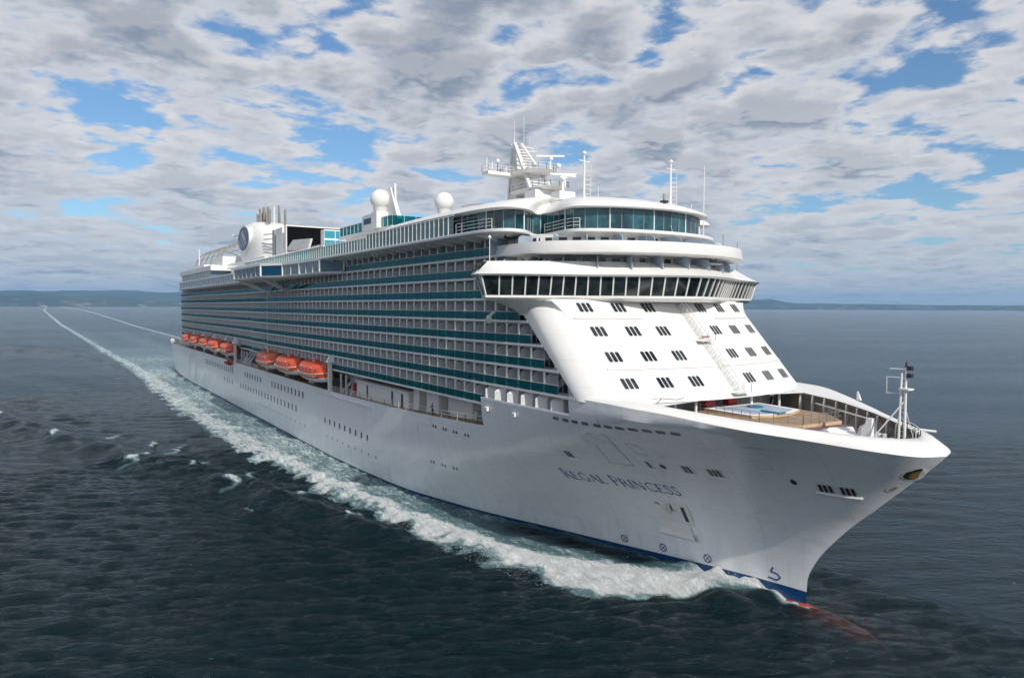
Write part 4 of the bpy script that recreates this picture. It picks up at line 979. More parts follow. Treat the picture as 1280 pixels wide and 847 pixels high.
# ------------------------------------------------------------------ bow: cap, rim, well
rim = [(304.6, 12.4, 21.95), (307.5, 12.2, 21.8), (312, 11.2, 21.6), (316, 9.5, 21.3), (318.5, 8.3, 21.1), (322, 6.1, 20.85), (325.0, 3.9, 20.7), (326.8, 2.0, 20.6), (327.4, 0, 20.55)]
kn = []
for k in range(29):
    a = k / 28; Xa = 298.0 + 33.0 * (1 - (1 - a) ** 1.6); zt = knuckle_z(Xa); X = 298.0 + (stem_x(zt) - 298.0) * (1 - (1 - a) ** 1.6); kn.append((X, hb(X, zt), zt))
rimL = resample([(x, y) for x, y, z in rim], 28)
rz = crom([304, 307.5, 312, 316, 318.5, 322, 325, 327.5], [22.25, 22.0, 21.75, 21.45, 21.25, 20.95, 20.75, 20.6])
rimp = [(x, y, rz(x)) for x, y in rimL]
mb = MB()
for s_ in (-1, 1):
    r0 = [(x, s_ * (y + .0), z) for x, y, z in kn]
    r1 = [(x + (xr - x) * .06, s_ * (y + (yr - y) * .06), z + .22) for (x, y, z), (xr, yr, zr) in zip(kn, rimp)]
    r2 = [(x + (xr - x) * .5, s_ * (y + (yr - y) * .5), z + (zr - z) * .5 + .42) for (x, y, z), (xr, yr, zr) in zip(kn, rimp)]
    r3 = [(xr, s_ * yr, zr + .12) for xr, yr, zr in rimp]; r4 = [(xr - .1, s_ * (yr - .16), zr + .02) for xr, yr, zr in rimp]
    rr_ = [r0, r1, r2, r3, r4]
    mb.loft(rr_ if s_ < 0 else rr_[::-1], 'white', closed=False)
cap_ = mb.build('bow_cap', ship, smooth=50)
# join between cap, cheeks and front wall
mb = MB()
for s_ in (-1, 1):
    mb.face([(296, s_ * 18.0, 22.48), (298.6, s_ * 17.95, 22.62), (304.6, s_ * 12.4, 22.3), (303, s_ * 11.5, 22.25)], 'white')
mb.build('cap_corner', ship)
# inner side of the bulwark with frames
mb = MB(); FZ = 18.9
for s_ in (-1, 1):
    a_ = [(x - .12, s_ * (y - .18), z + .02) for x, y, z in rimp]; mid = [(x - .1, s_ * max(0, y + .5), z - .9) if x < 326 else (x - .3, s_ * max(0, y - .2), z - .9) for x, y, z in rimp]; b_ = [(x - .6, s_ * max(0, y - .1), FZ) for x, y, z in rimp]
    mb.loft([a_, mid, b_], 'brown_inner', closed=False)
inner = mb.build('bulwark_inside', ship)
for s_ in (-1, 1):
    for i in range(2, 28, 2):
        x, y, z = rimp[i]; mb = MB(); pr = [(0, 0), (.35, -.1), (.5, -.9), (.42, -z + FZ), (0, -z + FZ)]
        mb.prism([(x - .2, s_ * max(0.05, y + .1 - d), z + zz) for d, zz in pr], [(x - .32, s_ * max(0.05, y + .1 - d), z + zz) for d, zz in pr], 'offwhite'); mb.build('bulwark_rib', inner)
mb = MB(); mb.face([(300.5, -12, FZ), (308, -12.2, FZ), (316, -9.6, FZ), (322, -6, FZ), (327.2, 0, FZ), (322, 6, FZ), (316, 9.6, FZ), (308, 12.2, FZ), (300.5, 12, FZ)], 'grey'); mb.build('mooring_deck', ship)
# recessed wall under the front
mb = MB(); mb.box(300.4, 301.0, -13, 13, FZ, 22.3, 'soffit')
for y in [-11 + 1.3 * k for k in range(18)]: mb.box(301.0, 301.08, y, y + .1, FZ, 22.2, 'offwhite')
bw = mb.build('well_wall', ship)
mb = MB(); mb.face([(300.6, -13.2, 22.24), (307, -12.5, 22.1), (306.3, -6, 22.22), (306.6, 0, 22.26), (306.3, 6, 22.22), (307, 12.5, 22.1), (300.6, 13.2, 22.24)], 'white'); mb.build('well_header', ship)
for y in (-8.6, -5.3, 4.2, 9.4): mb = MB(); mb.tube((305.2, y, FZ), (305.2, y, 22.2), .16, .16, 'white', 8); mb.build('pillar', bw)
for x0, y0 in ((303.4, -2.6), (303.4, 1.2)): mb = MB(); mb.box(x0, x0 + .9, y0, y0 + 1.5, 20.95, 22.0, 'red_paint'); mb.build('fire_locker', ship)
# raised wooden sun platform with pad and whirlpool
PF = [(304.6, -5.2), (313.6, -4.9), (317.2, -2.6), (317.6, 3.4), (313.8, 6.6), (304.6, 7.6)]
mb = MB(); mb.prism([(x, y, FZ) for x, y in PF], [(x, y, 20.75) for x, y in PF], 'tan_wall', capm='teak')
plat = mb.build('helicopter_platform', ship)
P2 = [(304.8, -3.6), (311.6, -3.6), (312.4, -1.6), (312.4, 2.4), (311.2, 5.2), (304.8, 6.0)]
mb = MB(); mb.prism([(x, y, 20.76) for x, y in P2], [(x, y, 21.05) for x, y in P2], 'tan_wall', capm='canvas')
P3 = [(x * .8 + 309.6 * .2 , y * .8 + .2) for x, y in P2]; mb.prism([(x, y, 21.05) for x, y in P3], [(x, y, 21.09) for x, y in P3], 'pad_blue'); mb.build('platform_pad', plat)
mb = MB(); ringw = [(307.6 + 1.0 * math.cos(a), 1.9 + .8 * math.sin(a)) for a in [2 * math.pi * k / 16 for k in range(16)]]
mb.prism([(x, y, 21.09) for x, y in ringw], [(x, y, 21.25) for x, y in ringw], 'pool_blue'); mb.build('whirlpool', plat)
mb = MB(); mb.box(310.2, 312.6, -.4, .8, 21.1, 21.3, 'pool_blue'); mb.build('folded_cover', plat)
mb = MB(); mb.rail([(x, y, 20.75) for x, y in PF[:5]], 1.0, step=1.1, bars=2, w=.045, mt='steel_pipe'); mb.build('railing', plat)
mb = MB(); mb.box(316.4, 319.0, -2.7, 3.4, FZ, 20.4, 'maroon'); mb.build('breakwater_box', ship)
# mooring gear
for x, y, sx, sy in ((319.3, -2.4, 1.3, 1.0), (321.0, 1.8, 1.2, .9), (319.8, 3.6, .9, .7)):
    mb = MB(); mb.box(x, x + sx, y - sy, y + sy, FZ, FZ + .5, 'offwhite'); mb.tube((x + .3, y - sy, FZ + .95), (x + .3, y + sy, FZ + .95), .5, .5, 'offwhite', 12); mb.tube((x + .3, y - .12, FZ + .95), (x + .3, y + .12, FZ + .95), .8, .8, 'white', 14); mb.build('mooring_winch', ship)
mb = MB(); c_ = [(319.3, -3.9, 20.0), (321.8, -3.3, 19.7), (322.2, -1.0, 20.1), (320.0, 1.6, 20.6), (319.0, -.8, 20.6)]
mb.prism([(x, y, z - .55) for x, y, z in c_], c_, 'canvas'); mb.build('canvas_cover', ship)
mb = MB(); mb.prism([(322.6 + .75 * a, -.2 + .75 * b, FZ) for a, b in ((-1, -1), (1, -1), (1, 1), (-1, 1))], [(322.9 + .25 * a, -.1 + .25 * b, 22.0) for a, b in ((-1, -1), (1, -1), (1, 1), (-1, 1))], 'canvas'); mb.build('canvas_cover', ship)
for x, y in ((321.8, -3.2), (323.4, -2.6), (324.9, -1.2), (323.9, 2.4), (321.5, 4.2)):
    mb = MB()
    for d in (-.3, .3): mb.tube((x + d, y, FZ), (x + d, y, FZ + 1.0), .2, .24, 'white_steel', 10)
    mb.box(x - .6, x + .6, y - .28, y + .28, FZ, FZ + .15, 'grey'); mb.build('bollard', ship)
# foremast
mb = MB(); fx = 326.15
mb.tube((fx, 0, 19), (fx, 0, 27.2), .14, .09, 'white', 10); mb.tube((fx - .5, -.15, 19), (fx - .35, -.1, 26.6), .12, .09, 'white', 8)
for k in range(15): mb.bar((fx - .5, -.15, 19.8 + .45 * k), (fx, 0, 19.8 + .45 * k), .05, 'white_steel')
mb.bar((fx, 0, 24.1), (fx - 3.0, -1.3, 19.4), .13, 'white'); mb.bar((fx, 0, 23.4), (fx + .2, 1.4, 19.9), .05, 'white_steel')
mb.box(fx - .4, fx + .5, -.5, .5, 25.05, 25.2, 'white'); mb.bar((fx, 0, 27.0), (fx - 1.3, -.5, 27.0), .08, 'white')
mb.path([(fx - .2, 0, 26.2), (fx - 1.5, -.6, 26.2), (fx - 1.5, -.6, 24.7), (fx - .2, 0, 24.7)], .06, 'white_steel')
foremast = mb.build('foremast', ship)
mb = MB(); mb.tube((fx, 0, 27.2), (fx, 0, 27.7), .16, .06, 'dark', 8); mb.box(fx + .1, fx + .5, -.1, .35, 26.9, 27.3, 'dark'); mb.box(fx + .1, fx + .5, -.1, .35, 26.2, 26.6, 'dark'); mb.build('navigation_light', foremast)
mb = MB(); mb.tube((325.2, 2.6, 21.1), (327.2, 3.6, 21.0), .12, .1, 'white', 8); mb.build('jackstaff', ship)
mb = MB(); mb.rail([(x - .1, y - .2, z + .05) for x, y, z in rimp[20:29]], .6, step=1, bars=1, w=.06); mb.build('bow_railing', ship)
mb = MB(); mb.prism([(313.2, 13.0, 21.9), (314.0, 12.5, 21.9), (314.0, 12.8, 21.9)], [(313.3, 12.9, 22.9), (313.5, 12.8, 22.9), (313.5, 12.9, 22.9)], 'white'); mb.build('wind_vane', ship)
mb = MB(); mb.path([(306.0, -12.2, 22.3), (306.6, -12.0, 22.9), (307.6, -10.8, 22.8), (308.2, -10.4, 23.0)], .09, 'steel_pipe'); mb.bar((306.6, -12.0, 22.9), (305.8, -12.6, 22.8), .07, 'steel_pipe'); mb.build('bow_hoist', ship)
mb = MB(); mb.bar((310, 9.8, 21.3), (321.5, 2.6, 21.4), .12, 'white'); mb.build('boom', ship)

# ------------------------------------------------------------------ davits and lifeboats
LBX = [(198.9, 216.9), (179.3, 197.6), (160.2, 178.0), (111.5, 126.6), (90.2, 104.8), (69.3, 84.2), (48.0, 62.6), (27.0, 41.6)]
def davit(X, dy=0.0):
    m2 = MB(); m2.box(X - .4, X + .4, -18.9 + dy, -18.2 + dy, 14.6, 21.3, 'white'); m2.prism([(X - .9, -19.3 + dy, 21.0), (X + .9, -19.3 + dy, 21.0), (X + .9, -17.6 + dy, 21.0), (X - .9, -17.6 + dy, 21.0)], [(X - .15, -18.6 + dy, 22.5), (X + .15, -18.6 + dy, 22.5), (X + .15, -18.2 + dy, 22.5), (X - .15, -18.2 + dy, 22.5)], 'white')
    m2.bar((X, -14, 19.3), (X, -18.4 + dy, 20.8), .4, 'white'); d_ = m2.build('davit', ship)
    m2 = MB(); m2.tube((X, -19.2, 20.7), (X, -19.2, 18.9), .07, .07, 'dark', 6); m2.build('fall_wire', d_)
davit(217.4); davit(127.4)
for a, b in LBX[1:3] + LBX[4:]: davit(b + .5, 2.0)
davit(159.4, 2.0); davit(200.0, 2.0)
for X in (221.5, 224.5, 132, 135.5, 139):
    m_ = MB(); m_.bar((X, -17.6, 15.1), (X + 1.8, -14.6, 19.2), .28, 'offwhite'); m_.bar((X + 2.4, -17.6, 15.1), (X + .2, -14.6, 19.2), .28, 'offwhite'); m_.bar((X, -17.6, 15.1), (X, -17.6, 19.0), .3, 'offwhite'); m_.build('davit_frame', ship)
def lifeboat(L):
    root = empty('lifeboat'); n = 26
    def half_w(t): return 2.6 * (1 - abs(2 * t - 1) ** 3.4) ** .62 + .03
    hl = MB(); rows = []
    for j, (wz, z) in enumerate(((.06, -1.55), (.42, -1.45), (.72, -1.1), (.95, -.7), (1.0, .0), (1.03, .12))):
        ring_ = []
        for sgn in (-1, 1):
            rr = [((t - .5) * L * (1 - .06 * (1 - wz)), sgn * half_w(t) * wz, z + .55 * abs(2 * t - 1) ** 3) for t in [k / n for k in range(n + 1)]]
            ring_ += rr if sgn < 0 else rr[::-1]
        rows.append(ring_)
    hl.loft(rows, 'boat_white', True, True, False, mts=['boat_white'] * 3 + ['orange'] * 2); hull_ = hl.build('hull', root, smooth=50)
    cn = MB(); rows = []
    for wz, z in ((1.0, .12), (.99, .7), (.93, 1.25), (.8, 1.7), (.58, 2.0), (.3, 2.15), (.05, 2.18)):
        ring_ = []
        for sgn in (-1, 1):
            rr = [((t - .5) * L * (1 - .16 * (1 - wz) ** 1.0 - .03 * z), sgn * half_w(t) * wz, z + .4 * abs(2 * t - 1) ** 3 * (1 - z / 3)) for t in [k / n for k in range(n + 1)]]
            ring_ += rr if sgn < 0 else rr[::-1]
        rows.append(ring_)
    cn.loft(rows, 'orange', True, False, True); canopy = cn.build('canopy', root, smooth=50)
    for k in range(6):
        m2 = MB(); X = -L * .33 + L * .66 * k / 5; t = X / L + .5; y = -half_w(t) * .975 - .02; m2.box(X - .25, X + .25, y - .03, y, .75, 1.15, 'dark'); m2.build('window', canopy)
    m2 = MB(); m2.prism([(L * .0 - 1.1, -.7, 2.05), (1.1, -.7, 2.05), (1.1, .7, 2.05), (-1.1, .7, 2.05)], [(-.7, -.5, 2.65), (.8, -.5, 2.65), (.8, .5, 2.65), (-.7, .5, 2.65)], 'orange'); m2.box(.8, .86, -.4, .4, 2.2, 2.5, 'dark'); m2.build('conning_hatch', root)
    m2 = MB(); m2.path([((t - .5) * L * .995, -half_w(t) * 1.04 - .03, .1 + .55 * abs(2 * t - 1) ** 3) for t in [k / 20 for k in range(21)]], .13, 'white'); m2.build('fender', root)
    m2 = MB(); m2.bar((-L * .18, -2.33, .2), (-L * .18, -2.28, 1.5), .12, 'white'); m2.bar((L * .2, -2.33, .2), (L * .2, -2.28, 1.5), .12, 'white'); m2.build('strap', root)
    m2 = MB(); m2.bar((-L * .34, 0, 1.9), (-L * .34, 0, 3.0), .12, 'dark'); m2.bar((L * .34, 0, 1.9), (L * .34, 0, 3.0), .12, 'dark'); m2.build('lifting_hook', root)
    m2 = MB()
    for k in range(9):
        t0_, t1_ = .14 + .08 * k, .22 + .08 * k; pts = [((t - .5) * L, -half_w(t) * 1.02 - .06, .02 - .32 * math.sin(math.pi * (t - t0_) / .08)) for t in [t0_ + .08 * q / 4 for q in range(5)]]; m2.path(pts, .06, 'white')
    m2.build('grab_line', root)
    return root
def copy_tree(o, parent=None):
    c = o.copy(); col.objects.link(c); c.parent = parent
    for ch in list(o.children): copy_tree(ch, c)
    return c
big = lifeboat(18.2); small = None
LL = ['orange lifeboat nearest the bow, beside the white deckhouse', 'orange lifeboat in the middle of the forward three', 'orange lifeboat at the aft end of the forward three',
      'foremost orange lifeboat of the aft five, with a small red boat slung beneath it', 'second orange lifeboat of the aft five, counted from the bow', 'orange lifeboat in the middle of the aft five', 'orange lifeboat next to the sternmost one', 'sternmost orange lifeboat, near the ship\'s stern corner']
for i, (a, b) in enumerate(LBX):
    o = big if i == 0 else copy_tree(big)
    o.location = ((a + b) / 2, -18.6 + (.9 if i >= 5 else .2), 18.0 + (.1 if i < 3 else .3)); s_ = (b - a) / 18.2; o.scale = (s_, 1.0, 1.12) if i < 3 else (s_ * 1.06, 1.0, 1.1)
    tag(o, LL[i], 'lifeboat', 'orange lifeboats hanging along the ship\'s side')
rb = empty('rescue_boat', (122.5, -19.6, 14.6)); tag(rb, 'small open red rescue boat slung under the foremost lifeboat of the aft five', 'rescue boat')
m_ = MB(); rows = []
for wz, z in ((.1, -.7), (.7, -.45), (1, .1), (1.05, .3)):
    rows.append([((t - .5) * 6.2, -1.1 * wz * (1 - abs(2 * t - 1) ** 3) ** .6 - .02, z) for t in [k / 12 for k in range(13)]] + [((t - .5) * 6.2, 1.1 * wz * (1 - abs(2 * t - 1) ** 3) ** .6 + .02, z) for t in [k / 12 for k in range(12, -1, -1)]])
m_.loft(rows, 'red_paint', True, True, False); m_.build('hull', rb, smooth=50)
m_ = MB(); m_.box(-1, .6, -.5, .5, -.3, .9, 'orange'); m_.build('console', rb); m_ = MB(); m_.path([(1.2, -.9, .3), (1.2, 0, 1.5), (1.2, .9, .3)], .1, 'white'); m_.build('roll_bar', rb)

# ------------------------------------------------------------------ people at the balcony rails
def person(loc, shirt, label, rz=0):
    root = empty('person', loc, rz); tag(root, label, 'person')
    m2 = MB(); ring_ = lambda cx, cy, z, a, b: [(cx + a * math.cos(t), cy + b * math.sin(t), z) for t in [2 * math.pi * k / 12 for k in range(12)]]
    m2.loft([ring_(0, 0, .86, .17, .12), ring_(0, 0, 1.0, .16, .11), ring_(0, .0, 1.25, .19, .12), ring_(0, 0, 1.42, .20, .11), ring_(0, 0, 1.48, .09, .07), ring_(0, 0, 1.54, .06, .06), ring_(0, -.01, 1.60, .075, .085), ring_(0, -.01, 1.68, .08, .10), ring_(0, 0, 1.76, .065, .085), ring_(0, 0, 1.79, .02, .03)], 'skin', True, True, True)
    for s_ in (-1, 1):
        m2.loft([ring_(s_ * .09, 0, .0, .05, .09), ring_(s_ * .09, 0, .1, .045, .05), ring_(s_ * .09, 0, .45, .06, .06), ring_(s_ * .09, 0, .9, .09, .09)], 'skin', True, True, True)
        m2.tube((s_ * .2, 0, 1.4), (s_ * .27, -.12, 1.12), .05, .042, 'skin', 8); m2.tube((s_ * .27, -.12, 1.12), (s_ * .2, -.36, 1.1), .042, .03, 'skin', 8)
    m2.build('body', root, smooth=60)
    m2 = MB(); m2.loft([ring_(0, 0, .84, .19, .14), ring_(0, 0, 1.25, .21, .14), ring_(0, 0, 1.43, .215, .125), ring_(0, 0, 1.475, .1, .085)], shirt, True, False, False); m2.build('shirt', root, smooth=60)
    m2 = MB()
    for s_ in (-1, 1): m2.loft([ring_(s_ * .09, 0, .06, .075, .075), ring_(s_ * .09, 0, .5, .085, .085), ring_(s_ * .085, 0, .92, .105, .11)], 'shirt_dark', True, True, True)
    m2.build('trousers', root, smooth=60); m2 = MB(); m2.sphere((0, .015, 1.71), .098, 'dark', 12, 8, z0=-.2); m2.build('hair', root, smooth=60)
person((270.4, -17.3, 28.1), 'shirt_red', 'person in a red top at a balcony rail amidships, below the bridge level')
person((231.2, -17.3, 28.1), 'shirt_dark', 'person in dark clothes standing at a balcony rail above the forward lifeboat')
person((276.5, -17.4, 33.7), 'shirt_dark', 'person in dark clothes at a balcony rail just left of the bridge wing')

person((224.0, -17.6, 15.2), 'shirt_red', 'person in a red top on the open side deck, beside the foremost lifeboat')
person((225.6, -17.5, 15.2), 'shirt_dark', 'person in dark clothes on the side deck, next to the one in a red top')
person((262.0, -17.2, 15.9), 'shirt_dark', 'person in dark clothes walking on the wooden side deck under the balconies')
person((248.0, -20.3, 42.34), 'shirt_dark', 'person in dark clothes behind the glass screen of the top deck')
# ------------------------------------------------------------------ the sea
SPX = np.concatenate([-np.geomspace(45000, 260, 70), np.linspace(-250, 60, 110), np.arange(62, 200, 1.3), np.arange(200, 344, .42), np.linspace(345, 420, 60), np.geomspace(430, 30000, 30)])
SPY = np.concatenate([-np.geomspace(45000, 150, 55), np.linspace(-146, -86, 40), np.arange(-85, 12, .42), np.linspace(13, 120, 60), np.geomspace(126, 45000, 55)])
SPX = np.unique(np.round(SPX, 3)); SPY = np.unique(np.round(SPY, 3))
XX, YY = np.meshgrid(SPX, SPY, indexing='ij')
Zw = np.zeros_like(XX)
gx = np.gradient(SPX)[:, None] * np.ones_like(XX); gy = np.ones_like(XX) * np.gradient(SPY)[None, :]; cell = np.maximum(gx, gy)
wd = R(150)
for k in range(64):
    lam = 1.25 * (6.5 / 1.25) ** (k / 63); th = wd + rng.normal(0, R(20)); kk = 2 * math.pi / lam; amp = .0105 * lam * rng.uniform(.6, 1.3) * (1.0 if lam < 2.6 else .5)
    att = np.clip((lam / cell - 2.5) / 3, 0, 1)
    ph = kk * (XX * math.cos(th) + YY * math.sin(th)) + rng.uniform(0, 6.28)
    w_ = np.sin(ph + .35 * np.sin(ph * .37 + k)); Zw += att * amp * (w_ + .3 * (w_ * w_))
def pl_dist(P, XX, YY):
    """distance to a polyline, signed by side (+ = starboard/outer), plus arc parameter"""
    best = np.full(XX.shape, 1e9); sgn = np.zeros_like(best); par = np.zeros_like(best); acc = 0
    for (x0, y0), (x1, y1) in zip(P[:-1], P[1:]):
        dx, dy = x1 - x0, y1 - y0; L2 = dx * dx + dy * dy; t = np.clip(((XX - x0) * dx + (YY - y0) * dy) / L2, 0, 1)
        ex, ey = XX - (x0 + t * dx), YY - (y0 + t * dy); d = np.hypot(ex, ey); mk = d < best
        best = np.where(mk, d, best); sgn = np.where(mk, np.sign(dx * ey - dy * ex), sgn); par = np.where(mk, acc + t * math.sqrt(L2), par); acc += math.sqrt(L2)
    return best, sgn, par
near = (XX > -900) & (XX < 345) & (YY > -160) & (YY < 60)
# hull half breadth at the waterline on the grid
hbw = np.array([hb(x, 1.3) if 0 <= x <= 317 else 0.0 for x in SPX])[:, None] * np.ones_like(XX)
OUT = [(316.6, -1.2), (312.5, -3.0), (309.3, -6.2), (307.9, -10.5), (306.2, -14.2), (303.2, -17.4), (298.8, -20), (292, -22), (284, -24), (272, -25.2), (258, -26.4), (240, -29.0), (213, -32.2), (141, -35.8), (59, -35.0), (-71, -35.2), (-388, -42), (-1033, -55), (-2036, -66), (-4500, -95)]
INN = [(316.4, -.3), (308, -1.2), (303, -4.5), (298, -9.0), (292, -13.6), (284, -17.4), (268, -20.9), (252, -22.4), (235, -23.6), (200, -26.6), (126, -27.4), (-13, -27.2), (-265, -33.5), (-1000, -47.5), (-4500, -83)]
def yline(P):
    xs = [p[0] for p in P][::-1]; ys = [p[1] for p in P][::-1]; return np.interp(SPX, xs, ys)[:, None] * np.ones_like(XX)
yo, yi = yline(OUT), yline(INN)
jit = np.zeros_like(XX)
for k in range(26):
    lam = 1.4 * 9 ** (k / 25); th = rng.uniform(0, 6.28); kk = 2 * math.pi / lam; jit += lam ** .8 * .085 * np.sin(kk * (XX * math.cos(th) + YY * math.sin(th)) + rng.uniform(0, 6.28)) * np.clip(lam / cell - 2, 0, 1)
jit = 2.0 * np.tanh(jit / 1.6)
Yj = YY + jit * .75
star = YY < 0
band = np.clip((Yj - yo) / 2.6 + .25, 0, 1) * np.clip((yi - Yj) / 4.0 + .75, 0, 1)
farfade = np.clip((XX + 2600) / 2600, .25, 1)
foam = np.where(star & (XX < 317.2), band * (.70 + .20 * np.clip((XX - 180) / 100, 0, 1)) * np.clip((XX + 1800) / 1800, .84, 1), 0)
# laced water between the band and the hull
lace = (Yj > yo) & (YY < 2) & (XX < 308)
lacev = .57 + .05 * np.sin(XX * .06 + 2) - .10 * np.clip((XX - 250) / 30, 0, 1) * np.clip((yi + 9 - YY) / 5, -1, 1)
foam = np.maximum(foam, np.where(lace & (np.abs(YY) > hbw * .9), lacev * np.clip((XX + 700) / 700, .0, 1), 0))
# trough of dark water against the boot top near the bow
tr = np.exp(-((YY + hbw + 2.6) / 2.0) ** 2) * np.clip((XX - 272) / 8, 0, 1) * np.clip((302 - XX) / 5, 0, 1); foam = foam * (1 - .75 * tr)
# roughened wake astern
ast = (XX < 6) & (YY > yo) & (YY < -yo * .9)
foam = np.maximum(foam, np.where(ast, (.43 + .05 * np.cos(YY * .16)) * np.clip((XX + 1800) / 1800, .25, 1), 0))
pyl = np.interp(SPX, [-4500, -2000, -840, -450, 0], [110, 68, 43, 40, 34])[:, None]
foam = np.maximum(foam, np.where(XX < 0, .62 * np.exp(-((YY - pyl) / (3.0 + .002 * np.abs(XX))) ** 2), 0))
pyo = yo * 0
# bow wave crest along the outer edge
cr = np.exp(-((YY - (yo + yi) / 2 - .2) / (1.2 + .16 * np.abs(yo - yi))) ** 2) * np.clip((XX - 120) / 160, 0.05, 1) * np.clip((316.6 - XX) / 5, 0, 1)
hf = np.zeros_like(XX)
for k in range(30):
    lam = 1.1 * 4 ** (k / 29); th = rng.uniform(0, 6.28); kk = 2 * math.pi / lam; hf += lam ** .8 * .13 * np.sin(kk * (XX * math.cos(th) + YY * math.sin(th)) + rng.uniform(0, 6.28)) * np.clip(lam / cell - 1.8, 0, 1)
rag = 1 + .08 * jit + .20 * hf
Zw += np.where(star & near, 1.0 * cr * np.clip(rag, .3, 1.9), 0)
climb = np.exp(-((YY + hbw + .5) / 1.3) ** 2) * np.exp(-((XX - 306.5) / 4.0) ** 2); Zw += 1.5 * climb * np.clip(1 + .5 * jit, .2, 1.6); foam = np.maximum(foam, climb * 1.05)
hollow0 = np.exp(-(((XX - 314.6) / 2.7) ** 2 + ((YY + 1.3) / 2.2) ** 2)); Zw -= .75 * hollow0
edgefoam = np.exp(-((YY + hbw + .35) / .5) ** 2) * (XX > 305) * (XX < 317); foam = np.maximum(foam, edgefoam * .95)
ridge_ = np.exp(-(((XX - 310.8) / 2.6) ** 2 + ((YY + 7.0) / 2.2) ** 2)); Zw += 1.0 * ridge_; foam = foam * (1 - .9 * np.exp(-(((XX - 311.5) / 2.3) ** 2 + ((YY + 6.3) / 2.2) ** 2)))
front_swell = np.exp(-(((XX - 322.5) / 5.0) ** 2 + ((YY + .2) / 3.2) ** 2)); Zw += .1 * front_swell
hollow = np.exp(-(((XX - 310.5) / 4) ** 2 + ((YY + 9.4) / 2.0) ** 2)); Zw -= .5 * hollow
# diverging wave trains abeam, with their little breaking crests
T1 = [(282, -26.6), (273, -28.4), (261, -32.0), (237, -38), (218, -44), (199, -51.5), (178, -58.5), (155, -68), (115, -80), (60, -98)]
T0 = [(60, -30), (-60, -34.7), (-133, -44), (-237, -68), (-340, -100), (-520, -150)]
T2 = [(150, -33), (120, -38), (80, -48), (30, -62), (-60, -90)]
T3 = [(297, -24), (284, -31), (266, -38), (248, -46), (228, -56)]
for P, a_, w0 in ((T1, 1.25, 2.2), (T0, .8, 3.2), (T2, .2, 3.0), (T3, .0, 2.6)):
    px_ = [p[0] for p in P][::-1]; py_ = [p[1] for p in P][::-1]; yl_ = np.interp(SPX, px_, py_); yl_ = np.convolve(np.pad(yl_, 6, mode='edge'), np.ones(13) / 13, 'valid'); sl_ = np.gradient(yl_, SPX)
    sd_ = (YY + jit * .15 - yl_[:, None]) / np.sqrt(1 + sl_[:, None] ** 2); par = (P[0][0] - XX); ww = w0 + .02 * np.maximum(par, 0)
    env = np.clip(par / 14, 0, 1) * np.clip((XX - P[-1][0]) / 30, 0, 1)
    prof = np.exp(-(sd_ / ww) ** 2) - .55 * np.exp(-((sd_ - 2.2 * ww) / (1.3 * ww)) ** 2) - .45 * np.exp(-((sd_ + 2.2 * ww) / (1.3 * ww)) ** 2)
    Zw += np.where(near, a_ * .8 * prof * env * (1 + .25 * jit), 0)
CAPS = [(261.6, -29.9, 3.2, .55), (231.0, -40.9, 4.6, .8), (199.2, -52.3, 7, 1.1), (242.5, -33.0, 3.0, .9), (212, -43.6, 5, 1.2), (166.0, -54.2, 5, 1.1), (160, -66, 5, .8), (117.6, -78.5, 5, 1), (248, -42.5, 2, .4), (180, -47.5, 6, 1.0), (-59, -35, 9, 1), (-30, -33, 9, 1), (225, -36, 5, 1.3), (190, -44, 5, 1.2)]
ca, sa = math.cos(R(-22)), math.sin(R(-22))
for x, y, a_, b_ in CAPS:
    ex, ey = XX - x, Yj - y; lx, ly = ex * ca + ey * sa, -ex * sa + ey * ca
    foam = np.maximum(foam, .85 * np.exp(-(lx / a_) ** 2 - (ly / b_) ** 2)); Zw += np.where(near, .25 * np.exp(-(lx / a_) ** 2 - (ly / b_) ** 2), 0)
foam = np.clip(foam, 0, 1.1)
clear = np.clip(np.exp(-(((XX - 321) / 6.5) ** 2 + ((YY + .2) / 2.8) ** 2) ** 1.2) * 1.1, 0, 1)
nx_, ny_ = len(SPX), len(SPY)
verts = np.stack([XX, YY, WZ + Zw], -1).reshape(-1, 3)
idx = np.arange(nx_ * ny_).reshape(nx_, ny_); quads = np.stack([idx[:-1, :-1], idx[1:, :-1], idx[1:, 1:], idx[:-1, 1:]], -1).reshape(-1, 4)
me = bpy.data.meshes.new('water'); me.vertices.add(len(verts)); me.vertices.foreach_set('co', verts.ravel())
me.loops.add(quads.size); me.loops.foreach_set('vertex_index', quads.ravel().astype(np.int32)); me.polygons.add(len(quads))
me.polygons.foreach_set('loop_start', np.arange(0, quads.size, 4, dtype=np.int32)); me.polygons.foreach_set('loop_total', np.full(len(quads), 4, dtype=np.int32))
me.polygons.foreach_set('use_smooth', np.ones(len(quads), dtype=bool)); me.update(calc_edges=True)
for nm, arr in (('foam', foam), ('clear', clear)):
    at = me.attributes.new(nm, 'FLOAT', 'POINT'); at.data.foreach_set('value', arr.ravel().astype(np.float32))
water = bpy.data.objects.new('water', me); col.objects.link(water); tag(water, kind='structure')
wm = bpy.data.materials.new('sea_water'); wm.use_nodes = True; t = wm.node_tree; t.nodes.clear(); h = NT(t)
o = h.n('ShaderNodeOutputMaterial'); g = h.n('ShaderNodeNewGeometry'); pos = g.outputs['Position']
fa = h.n('ShaderNodeAttribute'); fa.attribute_name = 'foam'; ca_ = h.n('ShaderNodeAttribute'); ca_.attribute_name = 'clear'
